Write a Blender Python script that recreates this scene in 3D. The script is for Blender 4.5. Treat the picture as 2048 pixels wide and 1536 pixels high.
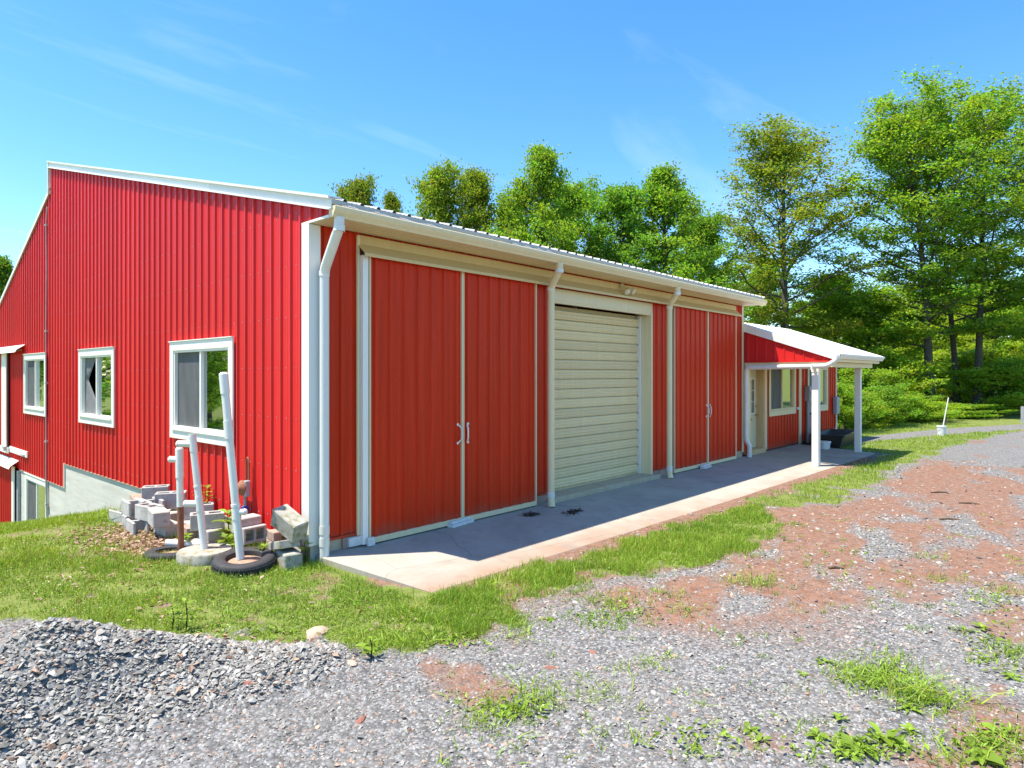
import bpy, bmesh, math, random
import numpy as np
from mathutils import Vector, Matrix, Euler
random.seed(7)
RNG = np.random.default_rng(11)
for o in list(bpy.data.objects): bpy.data.objects.remove(o)
scene = bpy.context.scene
COL = scene.collection
PI = math.pi

# ------------------------------------------------------------------ camera
FPX, HY, CAMH = 1304.0, 749.0, 2.1          # focal length (px of 2048), horizon row, height above the walk
TH = math.radians(42.0)
CAM = Vector((-4.04, -6.78, CAMH))
FW = Vector((math.cos(TH), math.sin(TH), 0)); RT = Vector((math.sin(TH), -math.cos(TH), 0)); UP = Vector((0, 0, 1))
cd = bpy.data.cameras.new('camera'); cam = bpy.data.objects.new('camera', cd); COL.objects.link(cam)
cam.location = CAM
cam.rotation_euler = (PI/2, 0, TH - PI/2)
cd.sensor_width = 36.0; cd.lens = 36.0*FPX/2048; cd.shift_y = -(768-HY)/2048.0
cd.clip_start = 0.05; cd.clip_end = 3000
scene.camera = cam

# ------------------------------------------------------------------ light, sky, exposure
SUN = Vector((-1.33, 0.82, 3.9)).normalized()
sun_el = math.asin(SUN.z); sun_rot = math.atan2(SUN.x, SUN.y)
sl = bpy.data.lights.new('sun', 'SUN'); sl.energy = 3.5; sl.angle = math.radians(0.53); sl.color = (1.0, 0.93, 0.81)
so = bpy.data.objects.new('sun', sl); COL.objects.link(so)
so.rotation_euler = (-SUN).to_track_quat('-Z', 'Y').to_euler(); so.location = (-20, 10, 40)
scene.view_settings.view_transform = 'Standard'; scene.view_settings.look = 'None'
scene.view_settings.exposure = 1.48; scene.view_settings.gamma = 1.0; scene.view_settings.use_curve_mapping = False
world = bpy.data.worlds.new('World'); scene.world = world; world.use_nodes = True
nt = world.node_tree; N = nt.nodes; L = nt.links; N.clear()
wo = N.new('ShaderNodeOutputWorld'); bg = N.new('ShaderNodeBackground'); bg.inputs['Strength'].default_value = 0.11
sky = N.new('ShaderNodeTexSky'); sky.sky_type = 'NISHITA'; sky.sun_disc = False
sky.sun_elevation = sun_el; sky.sun_rotation = sun_rot; sky.altitude = 150; sky.air_density = 1.0; sky.dust_density = 0.25; sky.ozone_density = 2.4
hs = N.new('ShaderNodeHueSaturation'); hs.inputs['Saturation'].default_value = 1.30; hs.inputs['Hue'].default_value = 0.5; hs.inputs['Value'].default_value = 1.0
tc = N.new('ShaderNodeTexCoord'); sep = N.new('ShaderNodeSeparateXYZ')
den = N.new('ShaderNodeMath'); den.operation = 'ADD'; den.inputs[1].default_value = 0.12
mx0 = N.new('ShaderNodeMath'); mx0.operation = 'MAXIMUM'; mx0.inputs[1].default_value = 0.0
dx = N.new('ShaderNodeMath'); dx.operation = 'DIVIDE'; dy = N.new('ShaderNodeMath'); dy.operation = 'DIVIDE'
cmb = N.new('ShaderNodeCombineXYZ'); mp = N.new('ShaderNodeMapping')
mp.inputs['Rotation'].default_value = (0, 0, math.radians(24)); mp.inputs['Scale'].default_value = (0.42, 1.5, 1); mp.inputs['Location'].default_value = (2.2, 4.3, 0)
nz = N.new('ShaderNodeTexNoise'); nz.inputs['Scale'].default_value = 1.3; nz.inputs['Detail'].default_value = 8; nz.inputs['Roughness'].default_value = 0.58; nz.inputs['Distortion'].default_value = 0.55
cr = N.new('ShaderNodeValToRGB'); cr.color_ramp.elements[0].position = 0.57; cr.color_ramp.elements[0].color = (0, 0, 0, 1)
cr.color_ramp.elements[1].position = 0.86; cr.color_ramp.elements[1].color = (0.24, 0.24, 0.24, 1)
mix = N.new('ShaderNodeMixRGB'); mix.inputs['Color2'].default_value = (5.2, 5.6, 6.2, 1)
L.new(tc.outputs['Generated'], sep.inputs[0]); L.new(sep.outputs[2], mx0.inputs[0]); L.new(mx0.outputs[0], den.inputs[0])
L.new(sep.outputs[0], dx.inputs[0]); L.new(den.outputs[0], dx.inputs[1]); L.new(sep.outputs[1], dy.inputs[0]); L.new(den.outputs[0], dy.inputs[1])
L.new(dx.outputs[0], cmb.inputs[0]); L.new(dy.outputs[0], cmb.inputs[1]); L.new(cmb.outputs[0], mp.inputs[0]); L.new(mp.outputs[0], nz.inputs['Vector'])
L.new(nz.outputs['Fac'], cr.inputs['Fac']); L.new(sky.outputs[0], hs.inputs['Color']); L.new(hs.outputs[0], mix.inputs['Color1']); L.new(cr.outputs[0], mix.inputs['Fac'])
L.new(mix.outputs[0], bg.inputs['Color']); L.new(bg.outputs[0], wo.inputs[0])

# ------------------------------------------------------------------ pixel helpers (a pixel gives a direction; the distance comes from what is touched)
def ray(u, v): return FW + RT*((u-1024)/FPX) - UP*((v-HY)/FPX)
def at_depth(u, v, d): return CAM + ray(u, v)*d
def on_front(u, v, y=0.0):
    r = ray(u, v); return CAM + r*((y-CAM.y)/r.y)
def on_gable(u, v, x=0.0):
    r = ray(u, v); return CAM + r*((x-CAM.x)/r.x)
def on_z(u, v, z=0.0):
    r = ray(u, v); return CAM + r*((z-CAM.z)/r.z)

# ------------------------------------------------------------------ numpy noise
_P = RNG.random((256, 256))
def vnoise(x, y, s=1.0, o=0):
    x = np.asarray(x, float)*s + o*17.3; y = np.asarray(y, float)*s + o*9.7
    xi = np.floor(x).astype(int); yi = np.floor(y).astype(int); fx = x-xi; fy = y-yi
    fx = fx*fx*(3-2*fx); fy = fy*fy*(3-2*fy)
    g = lambda a, b: _P[a % 256, b % 256]
    return (g(xi, yi)*(1-fx)+g(xi+1, yi)*fx)*(1-fy)+(g(xi, yi+1)*(1-fx)+g(xi+1, yi+1)*fx)*fy
def fbm(x, y, s=1.0, o=0, n=4):
    t = 0; a = 0.5; w = 0
    for k in range(n): t = t+a*vnoise(x, y, s*2**k, o+k); w += a; a *= .5
    return t/w
def sstep(a, b, x): t = np.clip((np.asarray(x, float)-a)/(b-a), 0, 1); return t*t*(3-2*t)

# ------------------------------------------------------------------ terrain height
def pile(x, y):
    h = 0.46*np.exp(-(((x+3.75)/1.05)**2+((y+1.75)/0.62)**2))
    h += 0.27*np.exp(-(((x+2.75)/0.55)**2+((y+1.62)/0.42)**2))
    h += 0.20*np.exp(-(((x+2.15)/0.5)**2+((y+1.95)/0.36)**2))
    h += 0.13*np.exp(-(((x+1.6)/0.5)**2+((y+2.35)/0.3)**2))
    return h*(0.72+0.58*fbm(x, y, 2.6, 5))
def terr(x, y):
    x = np.asarray(x, float); y = np.asarray(y, float)
    d = np.maximum(0, y-4.2)
    sl_ = -(0.15*d+0.0035*np.minimum(d, 20)**2)*(1-sstep(8, 24, x)); sl_ = np.maximum(sl_, -4.5)
    z = -0.10 + sl_ + 0.06*sstep(-1.0, 1.0, y)*(1-sstep(-.2, 0.5, x)) + 0.035*(fbm(x, y, .45, 2)-.5)*sstep(-1.9, -3.2, y) + 0.03*(fbm(x, y, 1.6, 4)-.5)*(1-sstep(-.1, .2, x)*sstep(-2.5, -2.2, y))
    far = np.hypot(x-8, y); z = z + sstep(45, 160, far)*6.0
    z = z + pile(x, y)
    ye = -1.80-.027*np.clip(x, 0, 16); und = sstep(0.04, 0.2, x-.06+.133*y)*sstep(.03, .22, y-ye)*(1-sstep(16.0, 16.4, x))        # keep the soil below the concrete walk
    return z - 0.10*und*sstep(1, -1, y-1)
def on_ground(u, v):
    z = -0.1
    for _ in range(12):
        p = on_z(u, v, z); z = float(terr(p.x, p.y))
    return p

# ------------------------------------------------------------------ mesh helpers
class MB:
    def __init__(s): s.v = []; s.f = []
    def add(s, vs, fs):
        b = len(s.v); s.v += [tuple(p) for p in vs]; s.f += [tuple(i+b for i in f) for f in fs]; return s
    def box(s, lo, hi, M=None):
        x0, y0, z0 = lo; x1, y1, z1 = hi
        vs = [Vector(p) for p in ((x0,y0,z0),(x1,y0,z0),(x1,y1,z0),(x0,y1,z0),(x0,y0,z1),(x1,y0,z1),(x1,y1,z1),(x0,y1,z1))]
        if M is not None: vs = [M @ p for p in vs]
        return s.add(vs, [(0,3,2,1),(4,5,6,7),(0,1,5,4),(1,2,6,5),(2,3,7,6),(3,0,4,7)])
    def extrude(s, pts, fn, a0, a1, closed=True, caps=True):
        """pts: 2-D outline; fn(a,p,q) -> point; swept from a0 to a1"""
        n = len(pts); vs = [fn(a0, *p) for p in pts]+[fn(a1, *p) for p in pts]
        fs = [(i, (i+1) % n, n+(i+1) % n, n+i) for i in range(n if closed else n-1)]
        if caps and closed: fs += [tuple(range(n-1, -1, -1)), tuple(range(n, 2*n))]
        return s.add(vs, fs)
    def tube(s, path, r, n=12, caps=True):
        P = [Vector(p) for p in path]; m = len(P)
        R = r if isinstance(r, (list, tuple)) else [r]*m
        t0 = (P[1]-P[0]).normalized(); a = t0.orthogonal().normalized(); vs = []; prev = t0
        for i in range(m):
            t = (P[min(i+1, m-1)]-P[max(i-1, 0)]).normalized()
            a = (prev.rotation_difference(t) @ a); a = (a-t*a.dot(t)).normalized(); b = t.cross(a); prev = t
            vs += [P[i]+(a*math.cos(2*PI*k/n)+b*math.sin(2*PI*k/n))*R[i] for k in range(n)]
        fs = [(i*n+k, i*n+(k+1) % n, (i+1)*n+(k+1) % n, (i+1)*n+k) for i in range(m-1) for k in range(n)]
        if caps: fs += [tuple(range(n-1, -1, -1)), tuple(range((m-1)*n, m*n))]
        return s.add(vs, fs)
    def lathe(s, prof, n=24, M=None):
        vs = []; M = M or Matrix()
        for r, z in prof: vs += [M @ Vector((r*math.cos(2*PI*k/n), r*math.sin(2*PI*k/n), z)) for k in range(n)]
        fs = [(i*n+k, i*n+(k+1) % n, (i+1)*n+(k+1) % n, (i+1)*n+k) for i in range(len(prof)-1) for k in range(n)]
        return s.add(vs, fs)
    def mesh(s, name, bevel=0, recalc=True):
        me = bpy.data.meshes.new(name); me.from_pydata(s.v, [], s.f)
        if recalc or bevel:
            bm = bmesh.new(); bm.from_mesh(me)
            bmesh.ops.recalc_face_normals(bm, faces=bm.faces)
            if bevel: bmesh.ops.bevel(bm, geom=[e for e in bm.edges if e.is_manifold and e.calc_face_angle(0) > .5], offset=bevel, segments=1, affect='EDGES', clamp_overlap=True)
            bm.to_mesh(me); bm.free()
        return me
    def build(s, name, mat, parent=None, smooth=False, bevel=0, recalc=True):
        me = s.mesh(name, bevel, recalc); return link(name, me, mat, parent, smooth)
def link(name, me, mat, parent=None, smooth=False):
    if mat is not None and not me.materials: me.materials.append(mat)
    if smooth:
        for p in me.polygons: p.use_smooth = True
        try: me.set_sharp_from_angle(angle=math.radians(38))
        except Exception: pass
    o = bpy.data.objects.new(name, me); COL.objects.link(o)
    if parent: o.parent = parent
    return o
def tag(o, label=None, cat=None, group=None, kind=None):
    if label: o['label'] = label
    if cat: o['category'] = cat
    if group: o['group'] = group
    if kind: o['kind'] = kind
    return o
def empty(name, loc=(0, 0, 0), label=None, cat=None, group=None, rz=0):
    o = bpy.data.objects.new(name, None); COL.objects.link(o); o.location = loc; o.rotation_euler = (0, 0, rz); o.empty_display_size = .1
    return tag(o, label, cat, group)
def fillet(path, r=0.08, n=5):
    P = [Vector(p) for p in path]; out = [P[0]]
    for i in range(1, len(P)-1):
        a, b, c = P[i-1], P[i], P[i+1]; d1 = (a-b); d2 = (c-b); k = min(r, d1.length*.45, d2.length*.45)
        p0 = b+d1.normalized()*k; p2 = b+d2.normalized()*k
        for j in range(n+1):
            t = j/n; out.append(p0*(1-t)**2+b*2*t*(1-t)+p2*t*t)
    return out+[P[-1]]
def arr_mesh(name, V, Q, col=None, sizes=4):
    """fast mesh from numpy arrays; Q is (n,k) faces"""
    me = bpy.data.meshes.new(name); V = np.asarray(V, np.float32); Q = np.asarray(Q, np.int32); k = Q.shape[1]
    me.vertices.add(len(V)); me.vertices.foreach_set('co', V.ravel())
    me.loops.add(Q.size); me.loops.foreach_set('vertex_index', Q.ravel())
    me.polygons.add(len(Q)); me.polygons.foreach_set('loop_start', np.arange(0, Q.size, k, dtype=np.int32))
    me.update(calc_edges=True); me.shade_flat()
    if col is not None:
        at = me.attributes.new('col', 'FLOAT_COLOR', 'POINT'); c = np.ones((len(V), 4), np.float32); c[:, :3] = col; at.data.foreach_set('color', c.ravel())
    return me

# ------------------------------------------------------------------ materials
def new_mat(name):
    m = bpy.data.materials.new(name); m.use_nodes = True; t = m.node_tree; b = t.nodes['Principled BSDF']; return m, t, b
def nn(t, typ, **kw):
    n = t.nodes.new(typ)
    for k, v in kw.items():
        if k in n.inputs: n.inputs[k].default_value = v
        else: setattr(n, k, v)
    return n
def pos_scaled(t, scale):
    g = nn(t, 'ShaderNodeNewGeometry'); m = nn(t, 'ShaderNodeMapping'); m.inputs['Scale'].default_value = scale
    t.links.new(g.outputs['Position'], m.inputs['Vector']); return m.outputs[0]
def ramp(t, fac, stops):
    r = nn(t, 'ShaderNodeValToRGB'); e = r.color_ramp.elements
    while len(e) < len(stops): e.new(.5)
    for i, (p, c) in enumerate(stops): e[i].position = p; e[i].color = (*c, 1) if len(c) == 3 else c
    t.links.new(fac, r.inputs['Fac']); return r.outputs[0]
def noise(t, vec, scale, detail=4, rough=.55, dist=0):
    n = nn(t, 'ShaderNodeTexNoise', Scale=scale, Detail=detail, Roughness=rough, Distortion=dist); t.links.new(vec, n.inputs['Vector']); return n.outputs['Fac']
def mixc(t, fac, a, b, mode='MIX'):
    m = nn(t, 'ShaderNodeMixRGB', blend_type=mode)
    for sock, v in ((m.inputs['Fac'], fac), (m.inputs['Color1'], a), (m.inputs['Color2'], b)):
        if isinstance(v, (int, float)): sock.default_value = v
        elif isinstance(v, tuple): sock.default_value = (*v, 1) if len(v) == 3 else v
        else: t.links.new(v, sock)
    return m.outputs[0]
def bump(t, b, h, strength=.3, dist=.01):
    n = nn(t, 'ShaderNodeBump', Strength=strength, Distance=dist); t.links.new(h, n.inputs['Height']); t.links.new(n.outputs[0], b.inputs['Normal'])
def varied(name, c1, c2, rough=.5, scale=3.0, stretch=(1, 1, 1), spec=.5, metal=0, bstr=0, bscale=60, dirt=None, dirt_lo=.6, dirt_hi=.75, bdist=.004):
    m, t, b = new_mat(name); v = pos_scaled(t, stretch)
    c = ramp(t, noise(t, v, scale, 6, .62), [(.3, c1), (.7, c2)])
    if dirt:
        f = ramp(t, noise(t, v, scale*2.3, 8, .68), [(dirt_lo, (0, 0, 0)), (dirt_hi, (1, 1, 1))]); c = mixc(t, f, c, dirt)
    t.links.new(c, b.inputs['Base Color']); b.inputs['Roughness'].default_value = rough; b.inputs['Specular IOR Level'].default_value = spec; b.inputs['Metallic'].default_value = metal
    if bstr: bump(t, b, noise(t, pos_scaled(t, (1, 1, 1)), bscale, 5, .6), bstr, bdist)
    return m
def painted(name, c, rough=.35, streak=.12, dirtcol=(.22, .16, .11), dirt=.35, splash=None, spec=.5):
    """painted sheet metal: faint vertical rain streaks, grime specks, optional mud splash with a ragged edge above the ground"""
    m, t, b = new_mat(name)
    v = pos_scaled(t, (7, 7, .25)); n1 = noise(t, v, 2.2, 6, .65)
    cl = tuple(min(1, x*(1+streak)+streak*.02) for x in c); cdk = tuple(x*(1-streak) for x in c)
    col = ramp(t, n1, [(.3, cdk), (.72, cl)])
    f = ramp(t, noise(t, pos_scaled(t, (3.2, 3.2, .8)), 2.6, 9, .72), [(.58, (0, 0, 0)), (.85, (dirt,)*3)]); col = mixc(t, f, col, dirtcol)
    if splash:
        g = nn(t, 'ShaderNodeNewGeometry'); s = nn(t, 'ShaderNodeSeparateXYZ'); t.links.new(g.outputs['Position'], s.inputs[0])
        a = nn(t, 'ShaderNodeMath', operation='MULTIPLY_ADD'); a.inputs[1].default_value = -1/splash; a.inputs[2].default_value = 0.55; t.links.new(s.outputs[2], a.inputs[0])
        a2 = nn(t, 'ShaderNodeMath', operation='ADD'); t.links.new(a.outputs[0], a2.inputs[0]); t.links.new(noise(t, pos_scaled(t, (1.3, 1.3, .9)), 2.4, 8, .7), a2.inputs[1])
        f2 = ramp(t, a2.outputs[0], [(.55, (0, 0, 0)), (1.0, (.55,)*3)]); col = mixc(t, f2, col, (.20, .12, .075))
    oi = nn(t, 'ShaderNodeObjectInfo'); col = mixc(t, 1.0, col, ramp(t, oi.outputs['Random'], [(0, (.92, .92, .92)), (1, (1.04, 1.05, 1.05))]), 'MULTIPLY')
    t.links.new(col, b.inputs['Base Color']); b.inputs['Roughness'].default_value = rough; b.inputs['Specular IOR Level'].default_value = spec
    r = ramp(t, n1, [(.2, (rough*.8,)*3), (.8, (min(1, rough*1.3),)*3)]); t.links.new(r, b.inputs['Roughness'])
    bump(t, b, noise(t, pos_scaled(t, (1.1, 1.1, .5)), 3.0, 3, .5), .28, .02)
    return m
RED = (.64, .024, .022)
M = {}
M['red'] = painted('red_metal', RED, .38, .08, dirt=.06, spec=.18)
M['red_door'] = painted('red_door_metal', (.60, .036, .008), .36, .16, dirtcol=(.20, .05, .025), dirt=.25, splash=.45, spec=.12)
M['white'] = painted('white_trim', (.80, .775, .71), .4, .04, dirtcol=(.42, .36, .26), dirt=.30)
M['cream'] = painted('cream_trim', (.76, .63, .38), .45, .05, dirtcol=(.40, .29, .15), dirt=.35)
M['hood'] = painted('hood_metal', (.68, .50, .22), .45, .06, dirtcol=(.34, .22, .09), dirt=.55)
M['slat'] = painted('shutter_metal', (.74, .60, .33), .42, .05, dirtcol=(.40, .27, .13), dirt=.45, splash=.25)
M['roof'] = painted('roof_metal', (.42, .42, .39), .45, .06, dirtcol=(.20, .19, .14), dirt=.5)
M['pvc'] = varied('pvc_pipe', (.78, .765, .71), (.68, .66, .59), .35, 3, (3, 3, .8), dirt=(.38, .34, .25), dirt_lo=.66, dirt_hi=.85)
M['rust'] = varied('rusty_steel', (.20, .07, .035), (.30, .12, .06), .8, 12, bstr=.4)
M['conc'] = varied('grey_block', (.33, .32, .29), (.50, .48, .44), .92, 5, bstr=.7, bscale=120, dirt=(.20, .18, .13), dirt_lo=.55, dirt_hi=.75)
M['conc_moss'] = varied('mossy_block', (.28, .265, .22), (.40, .38, .33), .92, 6, bstr=.7, bscale=110, dirt=(.19, .17, .06), dirt_lo=.48, dirt_hi=.66)
M['conc_brown'] = varied('brown_block', (.30, .20, .15), (.42, .31, .24), .92, 6, bstr=.6, bscale=110, dirt=(.16, .12, .09))
M['found'] = varied('foundation_concrete', (.46, .435, .38), (.60, .575, .51), .9, 1.6, (.5, .5, 6), bstr=.5, bscale=30, dirt=(.30, .28, .23), dirt_lo=.56, dirt_hi=.8)
M['found_tan'] = varied('stained_foundation', (.40, .32, .20), (.50, .43, .31), .9, 5, bstr=.4, dirt=(.22, .14, .07))
M['rubber'] = varied('tyre_rubber', (.018, .018, .019), (.04, .04, .042), .75, 9, bstr=.3, dirt=(.12, .10, .08), dirt_lo=.6, dirt_hi=.8)
M['dark'] = varied('dark_void', (.015, .014, .013), (.03, .027, .024), .9, 2)
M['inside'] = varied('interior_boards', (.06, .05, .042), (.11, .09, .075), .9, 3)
M['grey_metal'] = varied('grey_meter_box', (.27, .28, .29), (.36, .37, .38), .5, 6, dirt=(.2, .19, .17))
M['wood'] = varied('raw_pine', (.55, .36, .17), (.66, .46, .24), .65, 3, (2, 2, .5), bstr=.2, dirt=(.36, .21, .09))
M['oldwood'] = varied('white_painted_wood', (.60, .60, .57), (.74, .74, .71), .75, 14, (1, 4, 4), bstr=.4, dirt=(.28, .26, .22), dirt_lo=.55, dirt_hi=.66)
M['door'] = painted('entry_door', (.66, .60, .40), .4, .04, dirt=.15)
M['brass'] = varied('brass', (.45, .33, .12), (.55, .42, .18), .35, 10, metal=1)
M['bark'] = varied('bark', (.055, .045, .036), (.12, .10, .08), .95, 5, (4, 4, .8), bstr=1.0, bscale=14, bdist=.05)
M['galv'] = varied('galvanised_wire', (.35, .35, .35), (.5, .5, .5), .5, 9)
M['trough'] = varied('black_plastic', (.022, .022, .02), (.05, .048, .04), .55, 4, dirt=(.10, .085, .06))
M['bucket'] = varied('white_plastic', (.70, .70, .68), (.78, .78, .76), .4, 5, dirt=(.42, .38, .30))
M['lamp'] = varied('lamp_glass', (.62, .58, .44), (.70, .66, .54), .15, 6)
M['stone_tan'] = varied('tan_rock', (.42, .28, .20), (.54, .40, .31), .9, 8, bstr=.8, bscale=30)
M['stone_red'] = varied('red_shale', (.22, .085, .06), (.28, .12, .085), .9, 12, bstr=.4)
M['stick'] = varied('twig', (.10, .06, .035), (.17, .11, .07), .9, 14)
M['flash'] = varied('weathered_flashing', (.20, .17, .13), (.30, .26, .20), .7, 5)
M['blue'] = varied('blue_valve', (.02, .05, .35), (.03, .08, .45), .4, 6)
M['slate'] = varied('slate_cloth', (.13, .13, .135), (.20, .20, .205), .9, 6, (3, 3, 1))
# glass
def glass_mat(name, tint, refl):
    m = bpy.data.materials.new(name); m.use_nodes = True; t = m.node_tree; t.nodes.clear()
    o = nn(t, 'ShaderNodeOutputMaterial'); tr = nn(t, 'ShaderNodeBsdfTransparent'); tr.inputs[0].default_value = (*tint, 1)
    gl = nn(t, 'ShaderNodeBsdfGlossy', Roughness=.015); gl.inputs[0].default_value = (.92, .96, .95, 1)
    fr = nn(t, 'ShaderNodeFresnel', IOR=1.5); mm = nn(t, 'ShaderNodeMath', operation='MULTIPLY_ADD', use_clamp=True); mm.inputs[1].default_value = 1.6; mm.inputs[2].default_value = refl
    t.links.new(fr.outputs[0], mm.inputs[0]); mx = nn(t, 'ShaderNodeMixShader'); t.links.new(mm.outputs[0], mx.inputs[0]); t.links.new(tr.outputs[0], mx.inputs[1]); t.links.new(gl.outputs[0], mx.inputs[2])
    n = nn(t, 'ShaderNodeBump', Strength=.05, Distance=.02); t.links.new(noise(t, pos_scaled(t, (1, 1, 1)), 1.6, 2), n.inputs['Height']); t.links.new(n.outputs[0], gl.inputs['Normal'])
    t.links.new(mx.outputs[0], o.inputs[0]); return m
M['glass'] = glass_mat('window_glass', (.55, .58, .57), .34)
def screen_mat():
    m = bpy.data.materials.new('insect_screen'); m.use_nodes = True; t = m.node_tree; t.nodes.clear()
    o = nn(t, 'ShaderNodeOutputMaterial'); tr = nn(t, 'ShaderNodeBsdfTransparent'); tr.inputs[0].default_value = (.6, .6, .6, 1)
    d = nn(t, 'ShaderNodeBsdfPrincipled', Roughness=.6); t.links.new(ramp(t, noise(t, pos_scaled(t, (2, 2, .5)), 3, 5), [(.3, (.10, .10, .105)), (.7, (.17, .17, .175))]), d.inputs['Base Color'])
    mx = nn(t, 'ShaderNodeMixShader'); mx.inputs[0].default_value = .72; t.links.new(tr.outputs[0], mx.inputs[1]); t.links.new(d.outputs[0], mx.inputs[2]); t.links.new(mx.outputs[0], o.inputs[0]); return m
M['screen'] = screen_mat()
def leaf_mat(name, base, trans=.45, rough=.45, objcol=True):
    m = bpy.data.materials.new(name); m.use_nodes = True; t = m.node_tree; t.nodes.clear()
    o = nn(t, 'ShaderNodeOutputMaterial'); a = nn(t, 'ShaderNodeAttribute', attribute_name='col')
    c = mixc(t, 1.0, a.outputs['Color'], base, 'MULTIPLY')
    if objcol:
        oi = nn(t, 'ShaderNodeObjectInfo'); c = mixc(t, 1.0, c, oi.outputs['Color'], 'MULTIPLY')
    p = nn(t, 'ShaderNodeBsdfPrincipled', Roughness=rough); p.inputs['Specular IOR Level'].default_value = .35; t.links.new(c, p.inputs['Base Color'])
    tl = nn(t, 'ShaderNodeBsdfTranslucent'); c2 = mixc(t, 1.0, c, (1.25, 1.2, .55), 'MULTIPLY'); t.links.new(c2, tl.inputs[0])
    mx = nn(t, 'ShaderNodeMixShader'); mx.inputs[0].default_value = trans; t.links.new(p.outputs[0], mx.inputs[1]); t.links.new(tl.outputs[0], mx.inputs[2]); t.links.new(mx.outputs[0], o.inputs[0]); return m
M['leaf'] = leaf_mat('tree_leaf', (.195, .33, .036), .58)
M['grass'] = leaf_mat('grass_blade', (.27, .41, .055), .35, .5, False)
M['weed'] = leaf_mat('weed_leaf', (.17, .29, .035), .35, .4, False)
M['litter'] = leaf_mat('dead_leaf', (1, 1, 1), .15, .7, False)
def attr_mat(name, rough=.9):
    m, t, b = new_mat(name); a = nn(t, 'ShaderNodeAttribute', attribute_name='col')
    n = ramp(t, noise(t, pos_scaled(t, (1, 1, 1)), 70, 3, .6), [(.3, (.78, .78, .78)), (.7, (1.12, 1.12, 1.12))])
    t.links.new(mixc(t, 1.0, a.outputs['Color'], n, 'MULTIPLY'), b.inputs['Base Color']); b.inputs['Roughness'].default_value = rough; b.inputs['Specular IOR Level'].default_value = .25
    return m
M['stone'] = attr_mat('gravel_stone')

# ------------------------------------------------------------------ ground cover layout (soil, not light)
def px_poly(pts): return [tuple(on_ground(u, v)[:2]) for u, v in pts]
GRASS_A = px_poly([(0, 1236), (60, 1238), (180, 1262), (330, 1266), (440, 1258), (560, 1278), (640, 1262), (700, 1278), (760, 1292), (850, 1290), (930, 1270), (1000, 1232), (1020, 1205), (1150, 1160), (1270, 1142), (1400, 1128), (1445, 1108), (1530, 1092), (1528, 1045), (1505, 1012), (1440, 1030), (1300, 1078), (1180, 1114), (1060, 1148), (960, 1174), (880, 1200), (780, 1167), (650, 1122)]) + [(-.02, 0), (-.02, 60), (-90, 60), (-90, 2.0), (-5.5, .1)]
GRASS_B = px_poly([(1512, 1000), (1560, 1014), (1640, 1012), (1700, 990), (1750, 965), (1765, 945), (1790, 932), (1850, 918), (1900, 893), (1960, 878), (2045, 861), (2200, 851), (2200, 846), (2045, 857), (1890, 868), (1745, 880), (1700, 886)]) + [(15.2, -.2), (16.4, -.5), (16.4, -2.5), (8.0, -2.42)]
DIRT = px_poly([(900, 1212), (1000, 1222), (1150, 1170), (1270, 1148), (1400, 1138), (1535, 1100), (1530, 1040), (1500, 1000), (1560, 1012), (1650, 1012), (1740, 980), (1780, 945), (1860, 922), (1960, 932), (2100, 940), (2250, 1150), (1850, 1200), (1600, 1265), (1400, 1260), (1250, 1235), (1150, 1200), (1010, 1240), (930, 1240)])
ROAD = px_poly([(1670, 893), (1745, 881), (1890, 869), (2045, 858), (2300, 850), (2300, 842), (2048, 849), (1900, 857), (1800, 867), (1740, 874), (1660, 884)])
FE0 = on_ground(1660, 882); FE1 = on_ground(2300, 841)
LITTER = (-.80, 2.4, .5, 1.2)
def sdf(poly, x, y):
    P = np.array(poly); d = np.full(np.shape(x), 1e9); ins = np.zeros(np.shape(x), bool)
    for i in range(len(P)):
        a = P[i]; b = P[(i+1) % len(P)]; e = b-a; w0 = x-a[0]; w1 = y-a[1]
        t = np.clip((w0*e[0]+w1*e[1])/(e @ e+1e-12), 0, 1); d = np.minimum(d, np.hypot(w0-e[0]*t, w1-e[1]*t))
        c = (a[1] > y) != (b[1] > y); xx = a[0]+(y-a[1])/(b[1]-a[1]+1e-12)*e[0]; ins ^= c & (x < xx)
    return np.where(ins, -d, d)
def litter_w(x, y):
    q = ((x-LITTER[0])/LITTER[2])**2+((y-LITTER[1])/LITTER[3])**2+2.6*(fbm(x, y, 1.7, 33)-.5); return np.exp(-np.maximum(q, 0)**2)
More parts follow.
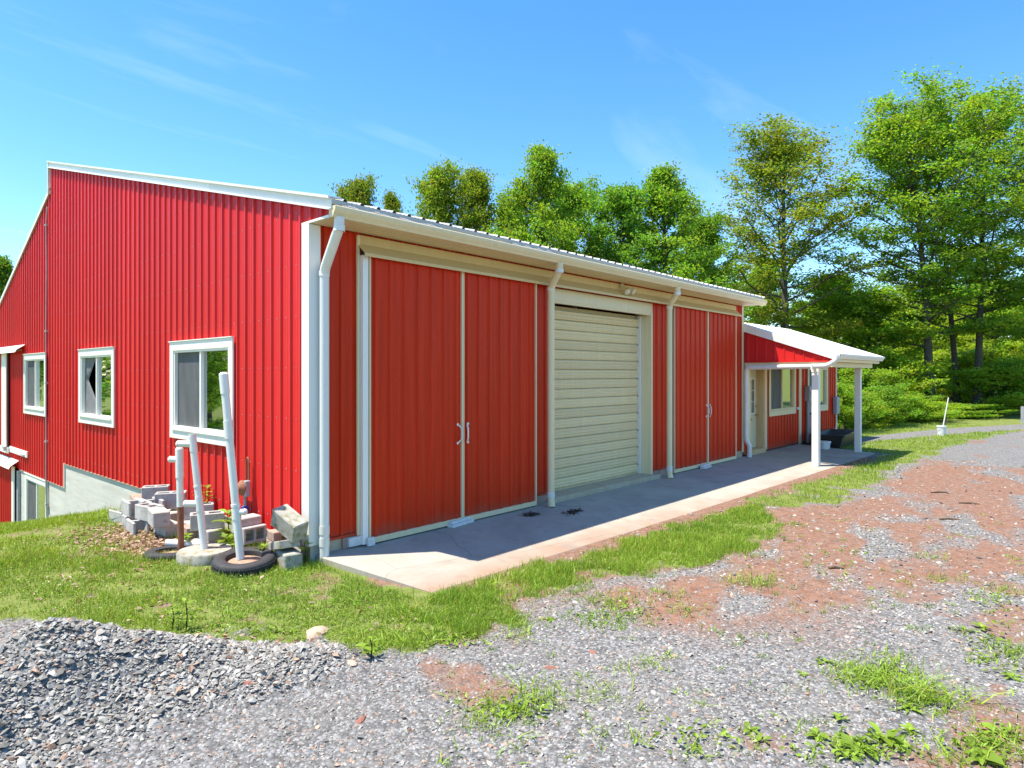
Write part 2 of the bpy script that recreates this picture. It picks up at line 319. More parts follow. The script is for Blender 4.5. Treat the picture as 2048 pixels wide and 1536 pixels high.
def masks(x, y):
    """weights (grass, red dirt, gravel) of the soil at x, y"""
    x = np.asarray(x, float); y = np.asarray(y, float)
    n = fbm(x, y, 2.6, 1)-.5; n2 = fbm(x, y, .8, 8)-.5
    n3 = fbm(x, y, 6.5, 14)-.5; dA = sdf(GRASS_A, x, y)+n*.5+n3*.4-.10; dB = sdf(GRASS_B, x, y)+n*.8+n3*.4
    g = np.maximum(1-sstep(-.26, .16, dA), 1-sstep(-.3, .22, dB))
    lit = litter_w(x, y)
    g = g*(1-.8*lit)*(1-.55*sstep(.12, .24, n)*(y < 4))
    far = ((y-FE0.y)*(FE1.x-FE0.x)-(x-FE0.x)*(FE1.y-FE0.y) > 0) & (x > 16) | (y > 9) | (x > 33) | (x < -14) | (y < -24)
    rd = 1-sstep(-.1, .25, sdf(ROAD, x, y))
    g = np.where(far, np.maximum(g, .9), g); g = g*(1-rd)
    dd = sdf(DIRT, x, y)
    dirt = (1-sstep(-.5, .5, dd+n2*1.1))*sstep(-.20, .10, (fbm(x*.6+y*.35, y*1.7-x*.5, 1.3, 21)-.42))
    dirt = np.maximum(dirt, .8*sstep(.10, .22, fbm(x, y, 1.1, 30)-.5)*sstep(-2.2, -3, y)*(x > -1.4))
    dirt = np.maximum(dirt, (1-sstep(0.0, .28, sdf(GRASS_A, x, y)))*.85*(x > -.5))
    dirt = np.maximum(dirt, .95*sstep(-2.75, -2.35, y+n*.5)*(y < -1.5)*(x > .15)*(x < 15))
    dirt = dirt*(.8+.5*fbm(x, y, 5.5, 81))*(1-rd)*(pile(x, y) < .04)
    dirt = np.where(g > .5, .5*dirt+.2, dirt); dirt = np.where((dA < -.12) & (g < .7), np.maximum(dirt, .85), dirt)
    return np.clip(g, 0, 1), np.clip(dirt, 0, 1)
def axis(segs):
    out = [segs[0][0]]
    for a, b, n in segs: out += list(np.linspace(a, b, n+1)[1:])
    return np.array(out)
gx = axis([(-700, -60, 12), (-60, -12, 24), (-12, -4.5, 60), (-4.5, 6, 260), (6, 17, 160), (17, 40, 70), (40, 120, 24), (120, 800, 12)])
gy = axis([(-700, -60, 12), (-60, -14, 24), (-14, -6.5, 70), (-6.5, 2.0, 240), (2, 20, 120), (20, 60, 30), (60, 800, 14)])
X, Y = np.meshgrid(gx, gy, indexing='ij'); Z = terr(X, Y)
g_, d_ = masks(X, Y)
nx, ny = X.shape; idx = np.arange(nx*ny).reshape(nx, ny)
Q = np.stack([idx[:-1, :-1], idx[1:, :-1], idx[1:, 1:], idx[:-1, 1:]], -1).reshape(-1, 4)
litw = litter_w(X, Y)
gm = arr_mesh('ground', np.stack([X, Y, Z], -1).reshape(-1, 3), Q, np.stack([g_, d_, litw], -1).reshape(-1, 3))
mg, t, b = new_mat('ground_soil')
a = nn(t, 'ShaderNodeAttribute', attribute_name='col'); sp = nn(t, 'ShaderNodeSeparateColor'); t.links.new(a.outputs['Color'], sp.inputs[0])
pv = pos_scaled(t, (1, 1, 1))
vo = nn(t, 'ShaderNodeTexVoronoi', Scale=38.0); t.links.new(pv, vo.inputs['Vector']); vo2 = nn(t, 'ShaderNodeTexVoronoi', Scale=85.0); t.links.new(pv, vo2.inputs['Vector'])
hue = nn(t, 'ShaderNodeSeparateColor'); t.links.new(vo.outputs['Color'], hue.inputs[0])
grav = ramp(t, hue.outputs[0], [(.0, (.11, .11, .108)), (.45, (.20, .20, .198)), (.85, (.33, .328, .325)), (1, (.28, .21, .175))])
grav = mixc(t, ramp(t, vo.outputs['Distance'], [(.35, (0, 0, 0)), (.75, (.7, .7, .7))]), grav, (.085, .08, .075))
grav = mixc(t, ramp(t, noise(t, pv, 1.4, 6, .65), [(.45, (0, 0, 0)), (.7, (.6, .6, .6))]), grav, (.19, .18, .165))
n_d = noise(t, pv, 9, 9, .7)
dirtc = ramp(t, n_d, [(.28, (.14, .070, .045)), (.5, (.235, .125, .082)), (.75, (.31, .195, .137))])
dirtc = mixc(t, ramp(t, hue.outputs[1], [(.86, (0, 0, 0)), (.9, (.65, .65, .65))]), dirtc, grav)
soil = ramp(t, noise(t, pv, 6, 8, .7), [(.3, (.10, .12, .028)), (.55, (.17, .21, .05)), (.75, (.25, .20, .12))])
lit = ramp(t, noise(t, pv, 22, 6, .7), [(.3, (.14, .08, .05)), (.6, (.30, .19, .12)), (.8, (.42, .30, .2))])
jn = nn(t, 'ShaderNodeMath', operation='MULTIPLY_ADD'); jn.inputs[1].default_value = 1.3; jn.inputs[2].default_value = -.65; t.links.new(noise(t, pv, 11, 6, .7), jn.inputs[0])
def thr(sock, lo, hi):
    s = nn(t, 'ShaderNodeMath', operation='ADD'); t.links.new(sock, s.inputs[0]); t.links.new(jn.outputs[0], s.inputs[1]); return ramp(t, s.outputs[0], [(lo, (0, 0, 0)), (hi, (1, 1, 1))])
c = mixc(t, thr(sp.outputs[1], .12, 1.0), grav, dirtc)
c = mixc(t, thr(sp.outputs[0], .35, .65), c, soil)
c = mixc(t, thr(sp.outputs[2], .35, .6), c, lit)
t.links.new(c, b.inputs['Base Color']); b.inputs['Roughness'].default_value = .95; b.inputs['Specular IOR Level'].default_value = .15
hsum = nn(t, 'ShaderNodeMath', operation='MULTIPLY_ADD'); hsum.inputs[1].default_value = -.8; t.links.new(vo.outputs['Distance'], hsum.inputs[0]); t.links.new(n_d, hsum.inputs[2])
bump(t, b, hsum.outputs[0], .8, .02)
ground = link('ground', gm, mg, None, True); tag(ground, kind='structure')

# ------------------------------------------------------------------ concrete walk
mc, t, b = new_mat('walk_concrete'); pv = pos_scaled(t, (1, 1, 1))
c = ramp(t, noise(t, pv, 1.3, 8, .65), [(.3, (.31, .285, .235)), (.7, (.42, .385, .325))])
c = mixc(t, ramp(t, noise(t, pv, 5, 9, .72), [(.55, (0, 0, 0)), (.8, (.55,)*3)]), c, (.16, .145, .12))
g0 = nn(t, 'ShaderNodeNewGeometry'); s0 = nn(t, 'ShaderNodeSeparateXYZ'); t.links.new(g0.outputs['Position'], s0.inputs[0])
e = nn(t, 'ShaderNodeMath', operation='MULTIPLY_ADD'); e.inputs[1].default_value = -.62; e.inputs[2].default_value = -.60; t.links.new(s0.outputs[1], e.inputs[0])
e2 = nn(t, 'ShaderNodeMath', operation='ADD'); t.links.new(e.outputs[0], e2.inputs[0]); ex = nn(t, 'ShaderNodeMath', operation='MULTIPLY_ADD'); ex.inputs[1].default_value = -.045; t.links.new(s0.outputs[0], ex.inputs[0]); t.links.new(noise(t, pv, 1.1, 6, .6), ex.inputs[2]); t.links.new(ex.outputs[0], e2.inputs[1])
c = mixc(t, ramp(t, e2.outputs[0], [(.55, (0, 0, 0)), (1.05, (.75,)*3)]), c, (.31, .18, .115))      # red clay washed over the outer edge
vc = nn(t, 'ShaderNodeTexVoronoi', Scale=.42, feature='DISTANCE_TO_EDGE'); wv = nn(t, 'ShaderNodeTexNoise', Scale=2.2, Detail=6.0); t.links.new(pv, wv.inputs['Vector']); vm = nn(t, 'ShaderNodeMixRGB'); vm.inputs['Fac'].default_value = .16; t.links.new(pv, vm.inputs['Color1']); t.links.new(wv.outputs['Color'], vm.inputs['Color2']); t.links.new(vm.outputs[0], vc.inputs['Vector'])
c = mixc(t, ramp(t, vc.outputs['Distance'], [(.0, (.35,)*3), (.0025, (0, 0, 0))]), c, (.11, .10, .09))
c = mixc(t, ramp(t, noise(t, pv, 2.1, 3, .5), [(.62, (0, 0, 0)), (.72, (.35,)*3)]), c, (.22, .20, .18))
t.links.new(c, b.inputs['Base Color']); b.inputs['Roughness'].default_value = .9; b.inputs['Specular IOR Level'].default_value = .2
bump(t, b, noise(t, pv, 60, 6, .65), .35, .006)
walk = MB().box((.34, -1.72, -.34), (16.40, -.02, -.17)).build('concrete_walk', mc); tag(walk, kind='structure')
for x0, x1, ya, yb, xl in [(.06, 4.30, -1.80, -1.93, .30), (4.312, 8.36, -1.93, -2.03, 4.312), (8.372, 12.40, -2.03, -2.12, 8.372), (12.412, 14.4, -2.22, -2.24, 12.412), (14.412, 16.45, -2.24, -2.26, 14.412)]:
    m = MB(); top = [(x0, 0, 0), (xl, ya, .05*ya), (x1, yb, .05*yb), (x1, 0, 0)]
    m.add(top+[(p[0], p[1], p[2]-.13) for p in top], [(3, 2, 1, 0), (4, 5, 6, 7), (0, 1, 5, 4), (1, 2, 6, 5), (2, 3, 7, 6), (3, 0, 4, 7)]); m.build('panel', mc, walk, bevel=.008)

# ================================================================== BARN
def GAB(a, n, z): return (-n, a, z)
def FRO(a, n, z): return (a, -n, z)
PITCH = .2286
RIB = [(0, 0), (.040, 0), (.048, .0035), (.060, .0035), (.068, 0), (.098, 0), (.106, .0035), (.118, .0035), (.126, 0), (.158, 0), (.173, .026), (.205, .026), (.222, 0)]
def siding(parent, fr, a0, a1, zb, zt, mat, openings=(), name='siding_sheet', sheet=4*PITCH, n0=0.0, phase=0.0, prof=RIB, pitch=PITCH):
    """ribbed metal sheets between a0 and a1; zb, zt give bottom and top along a; openings = (a_lo, a_hi, z_lo, z_hi)"""
    k0 = math.floor((a0-phase)/sheet)-1; out = []
    for k in range(k0, k0+int((a1-a0)/sheet)+4):
        s0 = max(a0, phase+k*sheet); s1 = min(a1, phase+(k+1)*sheet)
        if s1-s0 < .02: continue
        bp = {s0: None, s1: None}
        def h(a):
            t = (a-phase) % pitch
            for i in range(len(prof)-1):
                if prof[i][0] <= t <= prof[i+1][0]: w = (t-prof[i][0])/(prof[i+1][0]-prof[i][0]); return prof[i][1]*(1-w)+prof[i+1][1]*w
            return prof[-1][1]*(1-(t-prof[-1][0])/(pitch-prof[-1][0]+1e-9))
        j0 = int(math.floor((s0-phase)/pitch))-1
        for j in range(j0, j0+8):
            for q, _ in prof:
                a = phase+j*pitch+q
                if s0+.002 < a < s1-.002: bp[a] = None
        for o in openings:
            for a in o[:2]:
                if s0+.002 < a < s1-.002: bp[a] = None
        A = sorted(bp); m = MB(); m2 = MB(); off = .0015*(k % 2)
        whole = any(o[0] <= s0+.01 and o[1] >= s1-.01 for o in openings)
        for p, q in zip(A[:-1], A[1:]):
            mid = (p+q)/2; iv = [(0.0, 1.0)]
            cuts = [o for o in openings if o[0] < mid < o[1]]
            hp = n0+h(p+1e-6)+off; hq = n0+h(q-1e-6)+off
            segs = [(zb(p+1e-6), zb(q-1e-6), zt(p+1e-6), zt(q-1e-6))]
            for o in cuts:
                ns = []
                for (b0, b1, t0, t1) in segs:
                    if o[2] > max(b0, b1): ns.append((b0, b1, min(t0, o[2]), min(t1, o[2])))
                    if o[3] < min(t0, t1): ns.append((max(b0, o[3]), max(b1, o[3]), t0, t1))
                segs = ns
            for si, (b0, b1, t0, t1) in enumerate(segs):
                (m2 if whole and si == 1 else m).add([fr(p, hp, b0), fr(q, hq, b1), fr(q, hq, t1), fr(p, hp, t0)], [(0, 1, 2, 3)])
        out.append(m.build(name, mat, parent, recalc=False))
        if m2.f: out.append(m2.build(name, mat, parent, recalc=False))
    return out
def fbox(m, fr, a0, a1, n0, n1, z0, z1):
    vs = [fr(a, n, z) for a in (a0, a1) for n in (n0, n1) for z in (z0, z1)]
    return m.add(vs, [(0, 1, 3, 2), (4, 6, 7, 5), (0, 4, 5, 1), (2, 3, 7, 6), (0, 2, 6, 4), (1, 5, 7, 3)])
def part(fr, name, mat, parent, *boxes, bevel=0):
    m = MB()
    for bx in boxes: fbox(m, fr, *bx)
    return m.build(name, mat, parent, bevel=bevel)

barn = empty('barn', (0, 0, 0), 'long red metal barn with white trim, sliding doors and a tall lit gable side', 'barn')
SLOPE = (6.93-4.02)/(11.09+.465)
def rake(a): return 4.02+SLOPE*(a+.465)
def rake_in(a): return rake(a)-.03
def back(a): return 6.28-.42*(a-11.09)
GW = [(1.85, 4.0, 1.12, 2.60), (6.617, 8.78, 1.12, 2.60), (11.33, 13.44, 1.12, 2.60)]
gop = [(a0+.1, a1-.1, z0+.1, z1-.1) for a0, a1, z0, z1 in GW]
cst = lambda c: (lambda a: c)
siding(barn, GAB, -.43, .02, cst(3.875), rake_in, M['red'])
siding(barn, GAB, .02, 9.96, cst(.16), rake_in, M['red'], gop)
siding(barn, GAB, 9.96, 11.09, cst(-.36), rake_in, M['red'], gop)
siding(barn, GAB, 11.09, 18.4, cst(-.36), lambda a: back(a)-.05, M['red'], gop)
# screws, too small to pick apart
m = MB()
def screw(fr, a, n, z): fbox(m, fr, a-.006, a+.006, n, n+.006, z-.006, z+.006)
a = -.3
k = 0
while a < 16.5:
    top = rake_in(a) if a < 11.09 else back(a)-.05; bot = .2 if a < 9.96 else -.3
    z = bot+.15
    while z < top-.1:
        if (a > .1 or z > 3.9) and not any(o[0]-.02 < a < o[1]+.02 and o[2]-.02 < z < o[3]+.02 for o in GW): screw(GAB, a+.14, .003, z)
        z += .61
    a += PITCH
tag(m.build('screws', M['grey_metal'], barn), kind='stuff')
# front siding
FOP = [(4.45, 7.72, -1, 3.34)]
siding(barn, FRO, .02, 12.30, cst(.16), cst(3.84), M['red_door'], FOP)
part(FRO, 'base_trim', M['red_door'], barn, (.10, .72, .021, .034, .135, .165)); part(FRO, 'base_trim', M['red_door'], barn, (3.97, 4.44, .021, .034, .135, .165)); part(FRO, 'base_trim', M['red_door'], barn, (7.74, 8.55, .021, .034, .135, .165))
# foundations
part(FRO, 'foundation', M['found_tan'], barn, (.0, 4.44, -.20, -.004, -.3, .158)); part(FRO, 'foundation', M['found_tan'], barn, (7.73, 12.30, -.20, -.004, -.3, .158))
part(FRO, 'skid_board', M['conc_brown'], barn, (.42, .70, .0, .03, .0, .13)); part(FRO, 'skid_board', M['conc_brown'], barn, (3.98, 4.43, .0, .02, .0, .125)); part(FRO, 'skid_board', M['conc_brown'], barn, (7.75, 8.45, .0, .02, .0, .125))
mfd = MB(); fbox(mfd, GAB, .0, 9.96, -.25, -.006, -2.5, .155); mfd.build('foundation', M['found'], barn)
mfd = MB(); fbox(mfd, GAB, 9.964, 11.42, -.25, -.006, -3.5, -.362); mfd.build('foundation', M['found'], barn)
mfd = MB(); fbox(mfd, GAB, 13.36, 14.2, -.25, -.006, -4.5, -.362); mfd.build('foundation', M['found'], barn)
part(GAB, 'flashing', M['flash'], barn, (.1, 9.93, .0, .026, .146, .159)); part(GAB, 'flashing', M['white'], barn, (9.95, 9.975, .0, .028, -.375, .17)); part(GAB, 'flashing', M['flash'], barn, (9.98, 14.0, .0, .026, -.374, -.361))
# corner trim (two faces)
m = MB(); fbox(m, GAB, -.034, .125, .0275, .036, .12, 3.84); fbox(m, FRO, -.0275, .115, .0275, .0345, .12, 3.835); m.build('corner_trim', M['white'], barn)
m = MB(); fbox(m, FRO, 12.20, 12.315, .021, .030, .12, 3.835); fbox(m, lambda a, n, z: (12.30+n, a, z), -.028, .1, .0, .014, .12, 3.835); m.build('corner_trim', M['cream'], barn)
# shell behind the visible walls
m = MB(); m.box((12.28, .02, -.3), (12.36, 18.4, 3.6)); m.build('end_wall', M['inside'], barn)
m = MB(); m.add([(12.37, -.02, 3.6), (12.37, 11.09, 3.6), (12.37, 11.09, 6.9), (12.37, -.43, 4.0), (12.37, -.43, 3.87), (12.37, -.02, 3.87)], [(0, 1, 2, 3, 4, 5)]); m.add([(12.32, 11.09, 3.6), (12.32, 18.4, 3.4), (12.32, 11.09, 6.25)], [(0, 1, 2)]); m.build('end_gable', M['red'], barn)
m = MB(); m.box((.05, 18.3, -5), (12.3, 18.4, 3.2)); m.build('rear_wall', M['inside'], barn)
m = MB(); m.box((.26, .26, -.05), (12.25, 18.3, .02)); m.build('floor', M['inside'], barn)
m = MB(); m.box((4.0, 9, -4.9), (4.1, 18.3, -.06)); m.box((.3, 9.0, -4.9), (4.0, 9.1, -.06)); m.build('cellar_wall', M['inside'], barn)
m = MB(); m.box((5.5, .3, .03), (5.6, 18.0, 3.6)); m.build('partition', M['inside'], barn)
# roof sheets, ribs running up the slope
def rf(a, n, s): return (a, -.50+s/math.hypot(1, SLOPE)-n*SLOPE, 4.035+(s*SLOPE)/math.hypot(1, SLOPE)+n)
LEN = (11.09+.50)*math.hypot(1, SLOPE)
siding(barn, rf, -.05, 12.52, cst(0), cst(LEN), M['roof'], name='roof_sheet', phase=-.05)
def rb(a, n, s): return (a, 11.0+s, 6.28+.05-.42*(s-.09)+n)
siding(barn, rb, -.05, 12.5, cst(0), cst(7.6), M['roof'], name='roof_sheet', phase=-.05)
m = MB(); m.box((.0, 11.075, 6.2), (12.3, 11.11, 6.93)); m.build('clerestory_wall', M['red'], barn)
# rake trim in lengths
for y0, y1 in [(-.50, 2.6), (2.604, 5.7), (5.704, 8.8), (8.804, 11.12)]:
    m = MB(); m.extrude([(0, 0), (.045, 0), (.045, .015), (.012, .022), (.012, .135), (0, .135)][::-1], lambda a, p, q: (-.030-p*.9, a, rake(a)-.10+q), y0, y1); m.build('rake_trim', M['white'], barn)
    m = MB(); m.extrude([(-.048, .120), (-.078, .125), (-.078, .155), (.10, .158), (.10, .140), (-.048, .140)], lambda a, p, q: (p, a, rake(a)-.10+q), y0, y1); m.build('rake_cap', M['white'], barn)
m = MB(); m.box((-.065, 11.09, 6.24), (.012, 11.135, 6.98)); m.build('ridge_end_trim', M['white'], barn)
m = MB(); m.extrude([(-.052, -.04), (-.052, .06), (.06, .065), (.06, .055), (-.02, -.03)], lambda a, p, q: (p, a, back(a)+q), 11.12, 18.5); m.build('rake_trim', M['white'], barn)
# eave: soffit, fascia, gutter
m = MB(); a = .0
while a < 12.30:
    fbox(m, FRO, a, min(a+.094, 12.30), .02, .425, 3.842, 3.852); a += .1
m.build('soffit', M['cream'], barn)
m = MB(); m.box((.0, -.43, 3.8525), (12.30, -.0, 3.86)); m.build('soffit_backing', M['cream'], barn)
m = MB(); m.extrude([(.13, 3.842), (.13, 3.864), (-.44, 3.872), (-.44, 3.842)], lambda a, p, q: (a, p, q), -.034, .004); m.build('soffit_end_trim', M['white'], barn)
part(FRO, 'fascia', M['cream'], barn, (-.02, 12.36, .428, .444, 3.84, 4.02)); part(FRO, 'drip_edge', M['roof'], barn, (-.03, 12.46, .470, .500, 3.985, 4.034), (-.03, 12.46, .445, .470, 4.0, 4.03))
gp = [(-.446, 3.965), (-.446, 3.838), (-.52, 3.838), (-.532, 3.862), (-.556, 3.892), (-.572, 3.925), (-.572, 3.952), (-.562, 3.960), (-.562, 3.948), (-.564, 3.926), (-.549, 3.896), (-.525, 3.868), (-.516, 3.846), (-.454, 3.846), (-.454, 3.965)]
m = MB(); m.extrude(gp, lambda a, p, q: (a, p, q), -.03, 12.47); gut = m.build('gutter', M['cream'], barn)
for xe in (-.034, 12.466):
    m = MB(); m.extrude([(-.446, 3.965), (-.446, 3.836), (-.52, 3.836), (-.532, 3.862), (-.556, 3.892), (-.574, 3.925), (-.574, 3.953)], lambda a, p, q: (a, p, q), xe, xe+.008); m.build('end_cap', M['cream'], gut)
for x0, x1 in [(.08, 1.55), (2.9, 3.9), (8.9, 9.9)]:        # lifted gutter guards
    m = MB(); k = 40
    for i in range(k):
        xa = x0+(x1-x0)*i/k; xb = xa+(x1-x0)/k*.55; zl = .015*math.sin(i*.6)+.012*random.random()
        m.add([(xa, -.56, 3.963+zl*.3), (xb, -.56, 3.963+zl*.3), (xb, -.47, 4.005+zl), (xa, -.47, 4.005+zl)], [(0, 1, 2, 3)])
    m.add([(x0, -.562, 3.962), (x1, -.562, 3.962), (x1, -.54, 3.972), (x0, -.54, 3.972)], [(0, 1, 2, 3)])
    m.build('gutter_guard', M['galv'], gut, recalc=False)
# downspouts
def downspout(xo, xw, zb_, flare, top_z=3.30, yw=-.095):
    p = [(xo, -.505, 3.845), (xo, -.505, 3.74), (xw, yw, top_z), (xw, yw, zb_+.10)]
    p += [(xw-.03, yw-.04, zb_+.05*yw)] if flare else [(xw, yw, zb_)]
    m = MB(); m.tube(fillet(p, .09), .0575, 18); d = m.build('downspout', M['white'] if not flare else M['cream'], barn, True)
    for z in ([.30, .16] if not flare else [.18]): m = MB(); m.lathe([(.0585, z-.05), (.0625, z-.05), (.0625, z+.05), (.0585, z+.05)], 18, Matrix.Translation((xw, yw, 0))); m.build('collar', M['pvc'], d, True)
    for (q, w) in ((3.72, 0), (top_z-.03, 1)):
        c = Vector((xo, -.505, q)) if not w else Vector((xw, yw, q)); m = MB(); m.lathe([(.058, -.03), (.0635, -.03), (.0635, .03), (.058, .03)], 18, Matrix.Translation(c)); m.build('collar', M['white'], d, True)
    return d
downspout(.06, .125, -.08, False)
for ut, uw in ((1119, 1102), (1355, 1339)): downspout(on_front(ut, 560, -.505).x, on_front(uw, 700, -.27).x, .0, True, 3.50, -.27)
# track hood over the doors
hp = [(.022, 3.815), (.030, 3.815), (.030, 3.705), (.185, 3.575), (.185, 3.535), (.176, 3.535), (.176, 3.570), (.022, 3.700)]
for x0, x1 in [(.63, 3.0), (3.004, 6.2), (6.204, 9.2), (9.204, 11.83)]:
    m = MB(); m.extrude(hp, lambda a, p, q: (a, -p, q), x0, x1); m.build('track_hood', M['hood'], barn)
part(FRO, 'track_rail', M['dark'], barn, (.66, 11.8, .055, .115, 3.57, 3.63))
# sliding doors
def leaf_door(x0, x1, hand, label):
    d = siding(barn, FRO, x0, x1, cst(.085), cst(3.60), M['red_door'], name='sliding_door', sheet=99, n0=.085, phase=x0-.08)[0]
    d['label'] = label
    part(FRO, 'backing', M['inside'], d, (x0, x1, .045, .082, .05, 3.58))
    part(FRO, 'bottom_rail', M['cream'], d, (x0, x1, .075, .112, .015, .085))
    for xe in (x0, x1-.022): part(FRO, 'edge_trim', M['cream'], d, (xe, xe+.022, .083, .116, .085, 3.57))
    if hand:
        xh = x1-.075 if hand > 0 else x0+.075; s = .022*hand
        m = MB(); z0 = 1.27
        m.tube(fillet([(xh-s, -.108, z0+.13), (xh, -.118, z0+.115), (xh+s*.8, -.155, z0+.07), (xh+s*.8, -.155, z0-.07), (xh, -.118, z0-.115), (xh-s, -.108, z0-.13)], .03), .011, 8)
        for zz in (.13, -.13): m.lathe([(0, -.004), (.02, -.004), (.02, .006), (0, .006)], 10, Matrix.Translation((xh-s, -.107, z0+zz)) @ Matrix.Rotation(PI/2, 4, 'X'))
        m.build('handle', M['white'], d, True)
    return d
leaf_door(.745, 2.33, 1, 'left red ribbed door leaf nearest the corner downspout')
leaf_door(2.335, 3.955, -1, 'right red ribbed door leaf beside the middle downspout')
leaf_door(8.50, 10.10, 1, 'red ribbed door leaf next to the far downspout')
leaf_door(10.105, 11.665, -1, 'red ribbed door leaf closest to the porch')
part(FRO, 'door_jamb', M['white'], barn, (.655, .735, .03, .105, .02, 3.56)); part(FRO, 'jamb_edge', M['cream'], barn, (.615, .650, .022, .05, .13, 3.80))
part(FRO, 'door_guide', M['oldwood'], barn, (.48, .70, .032, .075, .02, .125), (.70, .80, .118, .155, .0, .10))
# roll-up door
part(FRO, 'door_header', M['cream'], barn, (4.40, 7.72, .023, .034, 3.34, 3.54), (4.40, 7.72, -.05, .022, 3.30, 3.36))
part(FRO, 'door_reveal', M['cream'], barn, (7.665, 7.725, -.34, .036, .0, 3.34)); part(FRO, 'door_reveal', M['cream'], barn, (4.40, 4.46, -.34, .036, .0, 3.34))
part(FRO, 'door_track', M['white'], barn, (7.60, 7.662, -.27, -.19, .05, 3.30)); part(FRO, 'door_track', M['white'], barn, (4.462, 4.52, -.27, -.19, .05, 3.30))
part(FRO, 'threshold', M['found_tan'], barn, (4.35, 7.85, -.35, .16, -.1, .075), bevel=.012)
root = MB(); fbox(root, FRO, 4.50, 7.62, -.31, -.29, .09, 3.30); rd = root.build('rollup_door', M['slat'], barn)
H = .1745; z = .10; i = 0
sp_ = [(-.285, 0), (-.252, .004), (-.236, .03), (-.244, .046), (-.244, .052), (-.232, .07), (-.232, .088), (-.244, .104), (-.244, .110), (-.232, .126), (-.232, .148), (-.252, .168), (-.285, .1725)]
while z < 3.2:
    bow = .055*max(0, (z-2.9)/.35)**1.5
    m = MB(); sag = .012*math.sin(i*2.1)
    m.extrude([(p+bow*(1 if i > 16 else 1), q) for p, q in sp_], lambda a, p, q, z=z: (a, -p, z+q+.003*math.sin(a*1.7+z)), 4.525, 7.60, closed=False)
    m.build('slat', M['slat'], rd, recalc=False)
    if i % 2 == 0: part(FRO, 'end_lock', M['dark'], rd, (7.585, 7.598, -.235, -.222, z+.155, z+.175))
    z += H; i += 1
part(FRO, 'bottom_bar', M['slat'], rd, (4.525, 7.60, -.262, -.225, .078, .104))

# windows
def window(parent, fr, a0, a1, z0, z1, left_is_screen=True, flip=False, mat='white', tw=.135, tb=.165, label=None, nb=.028, curtain=False):
    A0, A1, Z0, Z1 = a0+tw, a1-tw, z0+tb, z1-tw
    w = part(fr, 'window', M[mat], parent, (a0, a1, nb, nb+.028, z1-tw, z1), (a0, a1, nb, nb+.028, z0, z0+tb), (a0, a0+tw, nb, nb+.027, z0+tb, z1-tw), (a1-tw, a1, nb, nb+.027, z0+tb, z1-tw), bevel=.004)
    if label: w['label'] = label
    part(fr, 'drip_cap', M[mat], w, (a0-.01, a1+.01, nb, nb+.045, z1+.001, z1+.014))
    part(fr, 'sill', M[mat], w, (A0-.02, A1+.02, nb-.05, nb+.05, Z0-.035, Z0-.003))
    f = .030; mid = (A0+A1)/2
    part(fr, 'frame', M['white'] if mat == 'white' else M[mat], w, (A0, A1, -.05, nb+.012, Z1-f, Z1+.02), (A0, A1, -.05, nb+.012, Z0-.02, Z0+f), (A0-.02, A0+f, -.05, nb+.011, Z0+f, Z1-f), (A1-f, A1+.02, -.05, nb+.011, Z0+f, Z1-f))
    part(fr, 'mullion', M['white'] if mat == 'white' else M[mat], w, (mid-.025, mid+.025, -.03, nb+.004, Z0+f, Z1-f))
    sc, gl = ((mid+.025, A1-f), (A0+f, mid-.025))
    if flip: sc, gl = gl, sc
    part(fr, 'pane', M['glass'], w, (gl[0], gl[1], -.016, -.012, Z0+f, Z1-f))
    if curtain:
        m = MB(); n = 24; V = []
        for i in range(n+1):
            zz = Z0+f+(Z1-Z0-2*f)*i/n; tt = i/n
            e = sc[1]-sc[0]; hole = .06+.70*math.exp(-((tt-.62)/.26)**2) if tt < .985 else .1
            hole = .15+.62*max(0, 1-abs(tt-.60)/.42)
            for j in range(9):
                s = j/8; aa = sc[1]-(e*(1-hole))*s; V.append(fr(aa, -.03+.012*math.sin(s*17+tt*3), zz))
        m.add(V, [(i*9+j, i*9+j+1, (i+1)*9+j+1, (i+1)*9+j) for i in range(n) for j in range(8)]); m.build('torn_screen', M['slate'], w, True, recalc=False)
    else:
        part(fr, 'insect_screen', M['screen'], w, (sc[0], sc[1], -.012, -.009, Z0+f, Z1-f))
    return w
# along the gable, larger y is further left in the picture
window(barn, GAB, *GW[0], label='gable window behind the white pipes, closest to the corner')
window(barn, GAB, *GW[1], label='middle gable window with torn grey screen', curtain=True)
window(barn, GAB, *GW[2], label='gable window beside the upper sliding door')
window(barn, GAB, 11.33, 13.44, -2.6, -.385, label='basement window half hidden by the lawn', nb=.0)
# electric conduit on the gable
m = MB(); m.tube(fillet([(-.05, 11.20, 5.95), (-.05, 11.30, 5.6), (-.045, 11.27, 4.6), (-.05, 11.31, 3.2), (-.05, 11.29, 1.5), (-.05, 11.31, -.3), (-.05, 11.24, -1.0), (-.05, 11.22, -2.2)], .2), .016, 8); cdt = m.build('conduit', M['grey_metal'], barn, True)
for z in (5.55, 3.1, 1.9, .55, -.9): part(GAB, 'clip', M['grey_metal'], cdt, (11.24, 11.35, .02, .07, z-.02, z+.02))
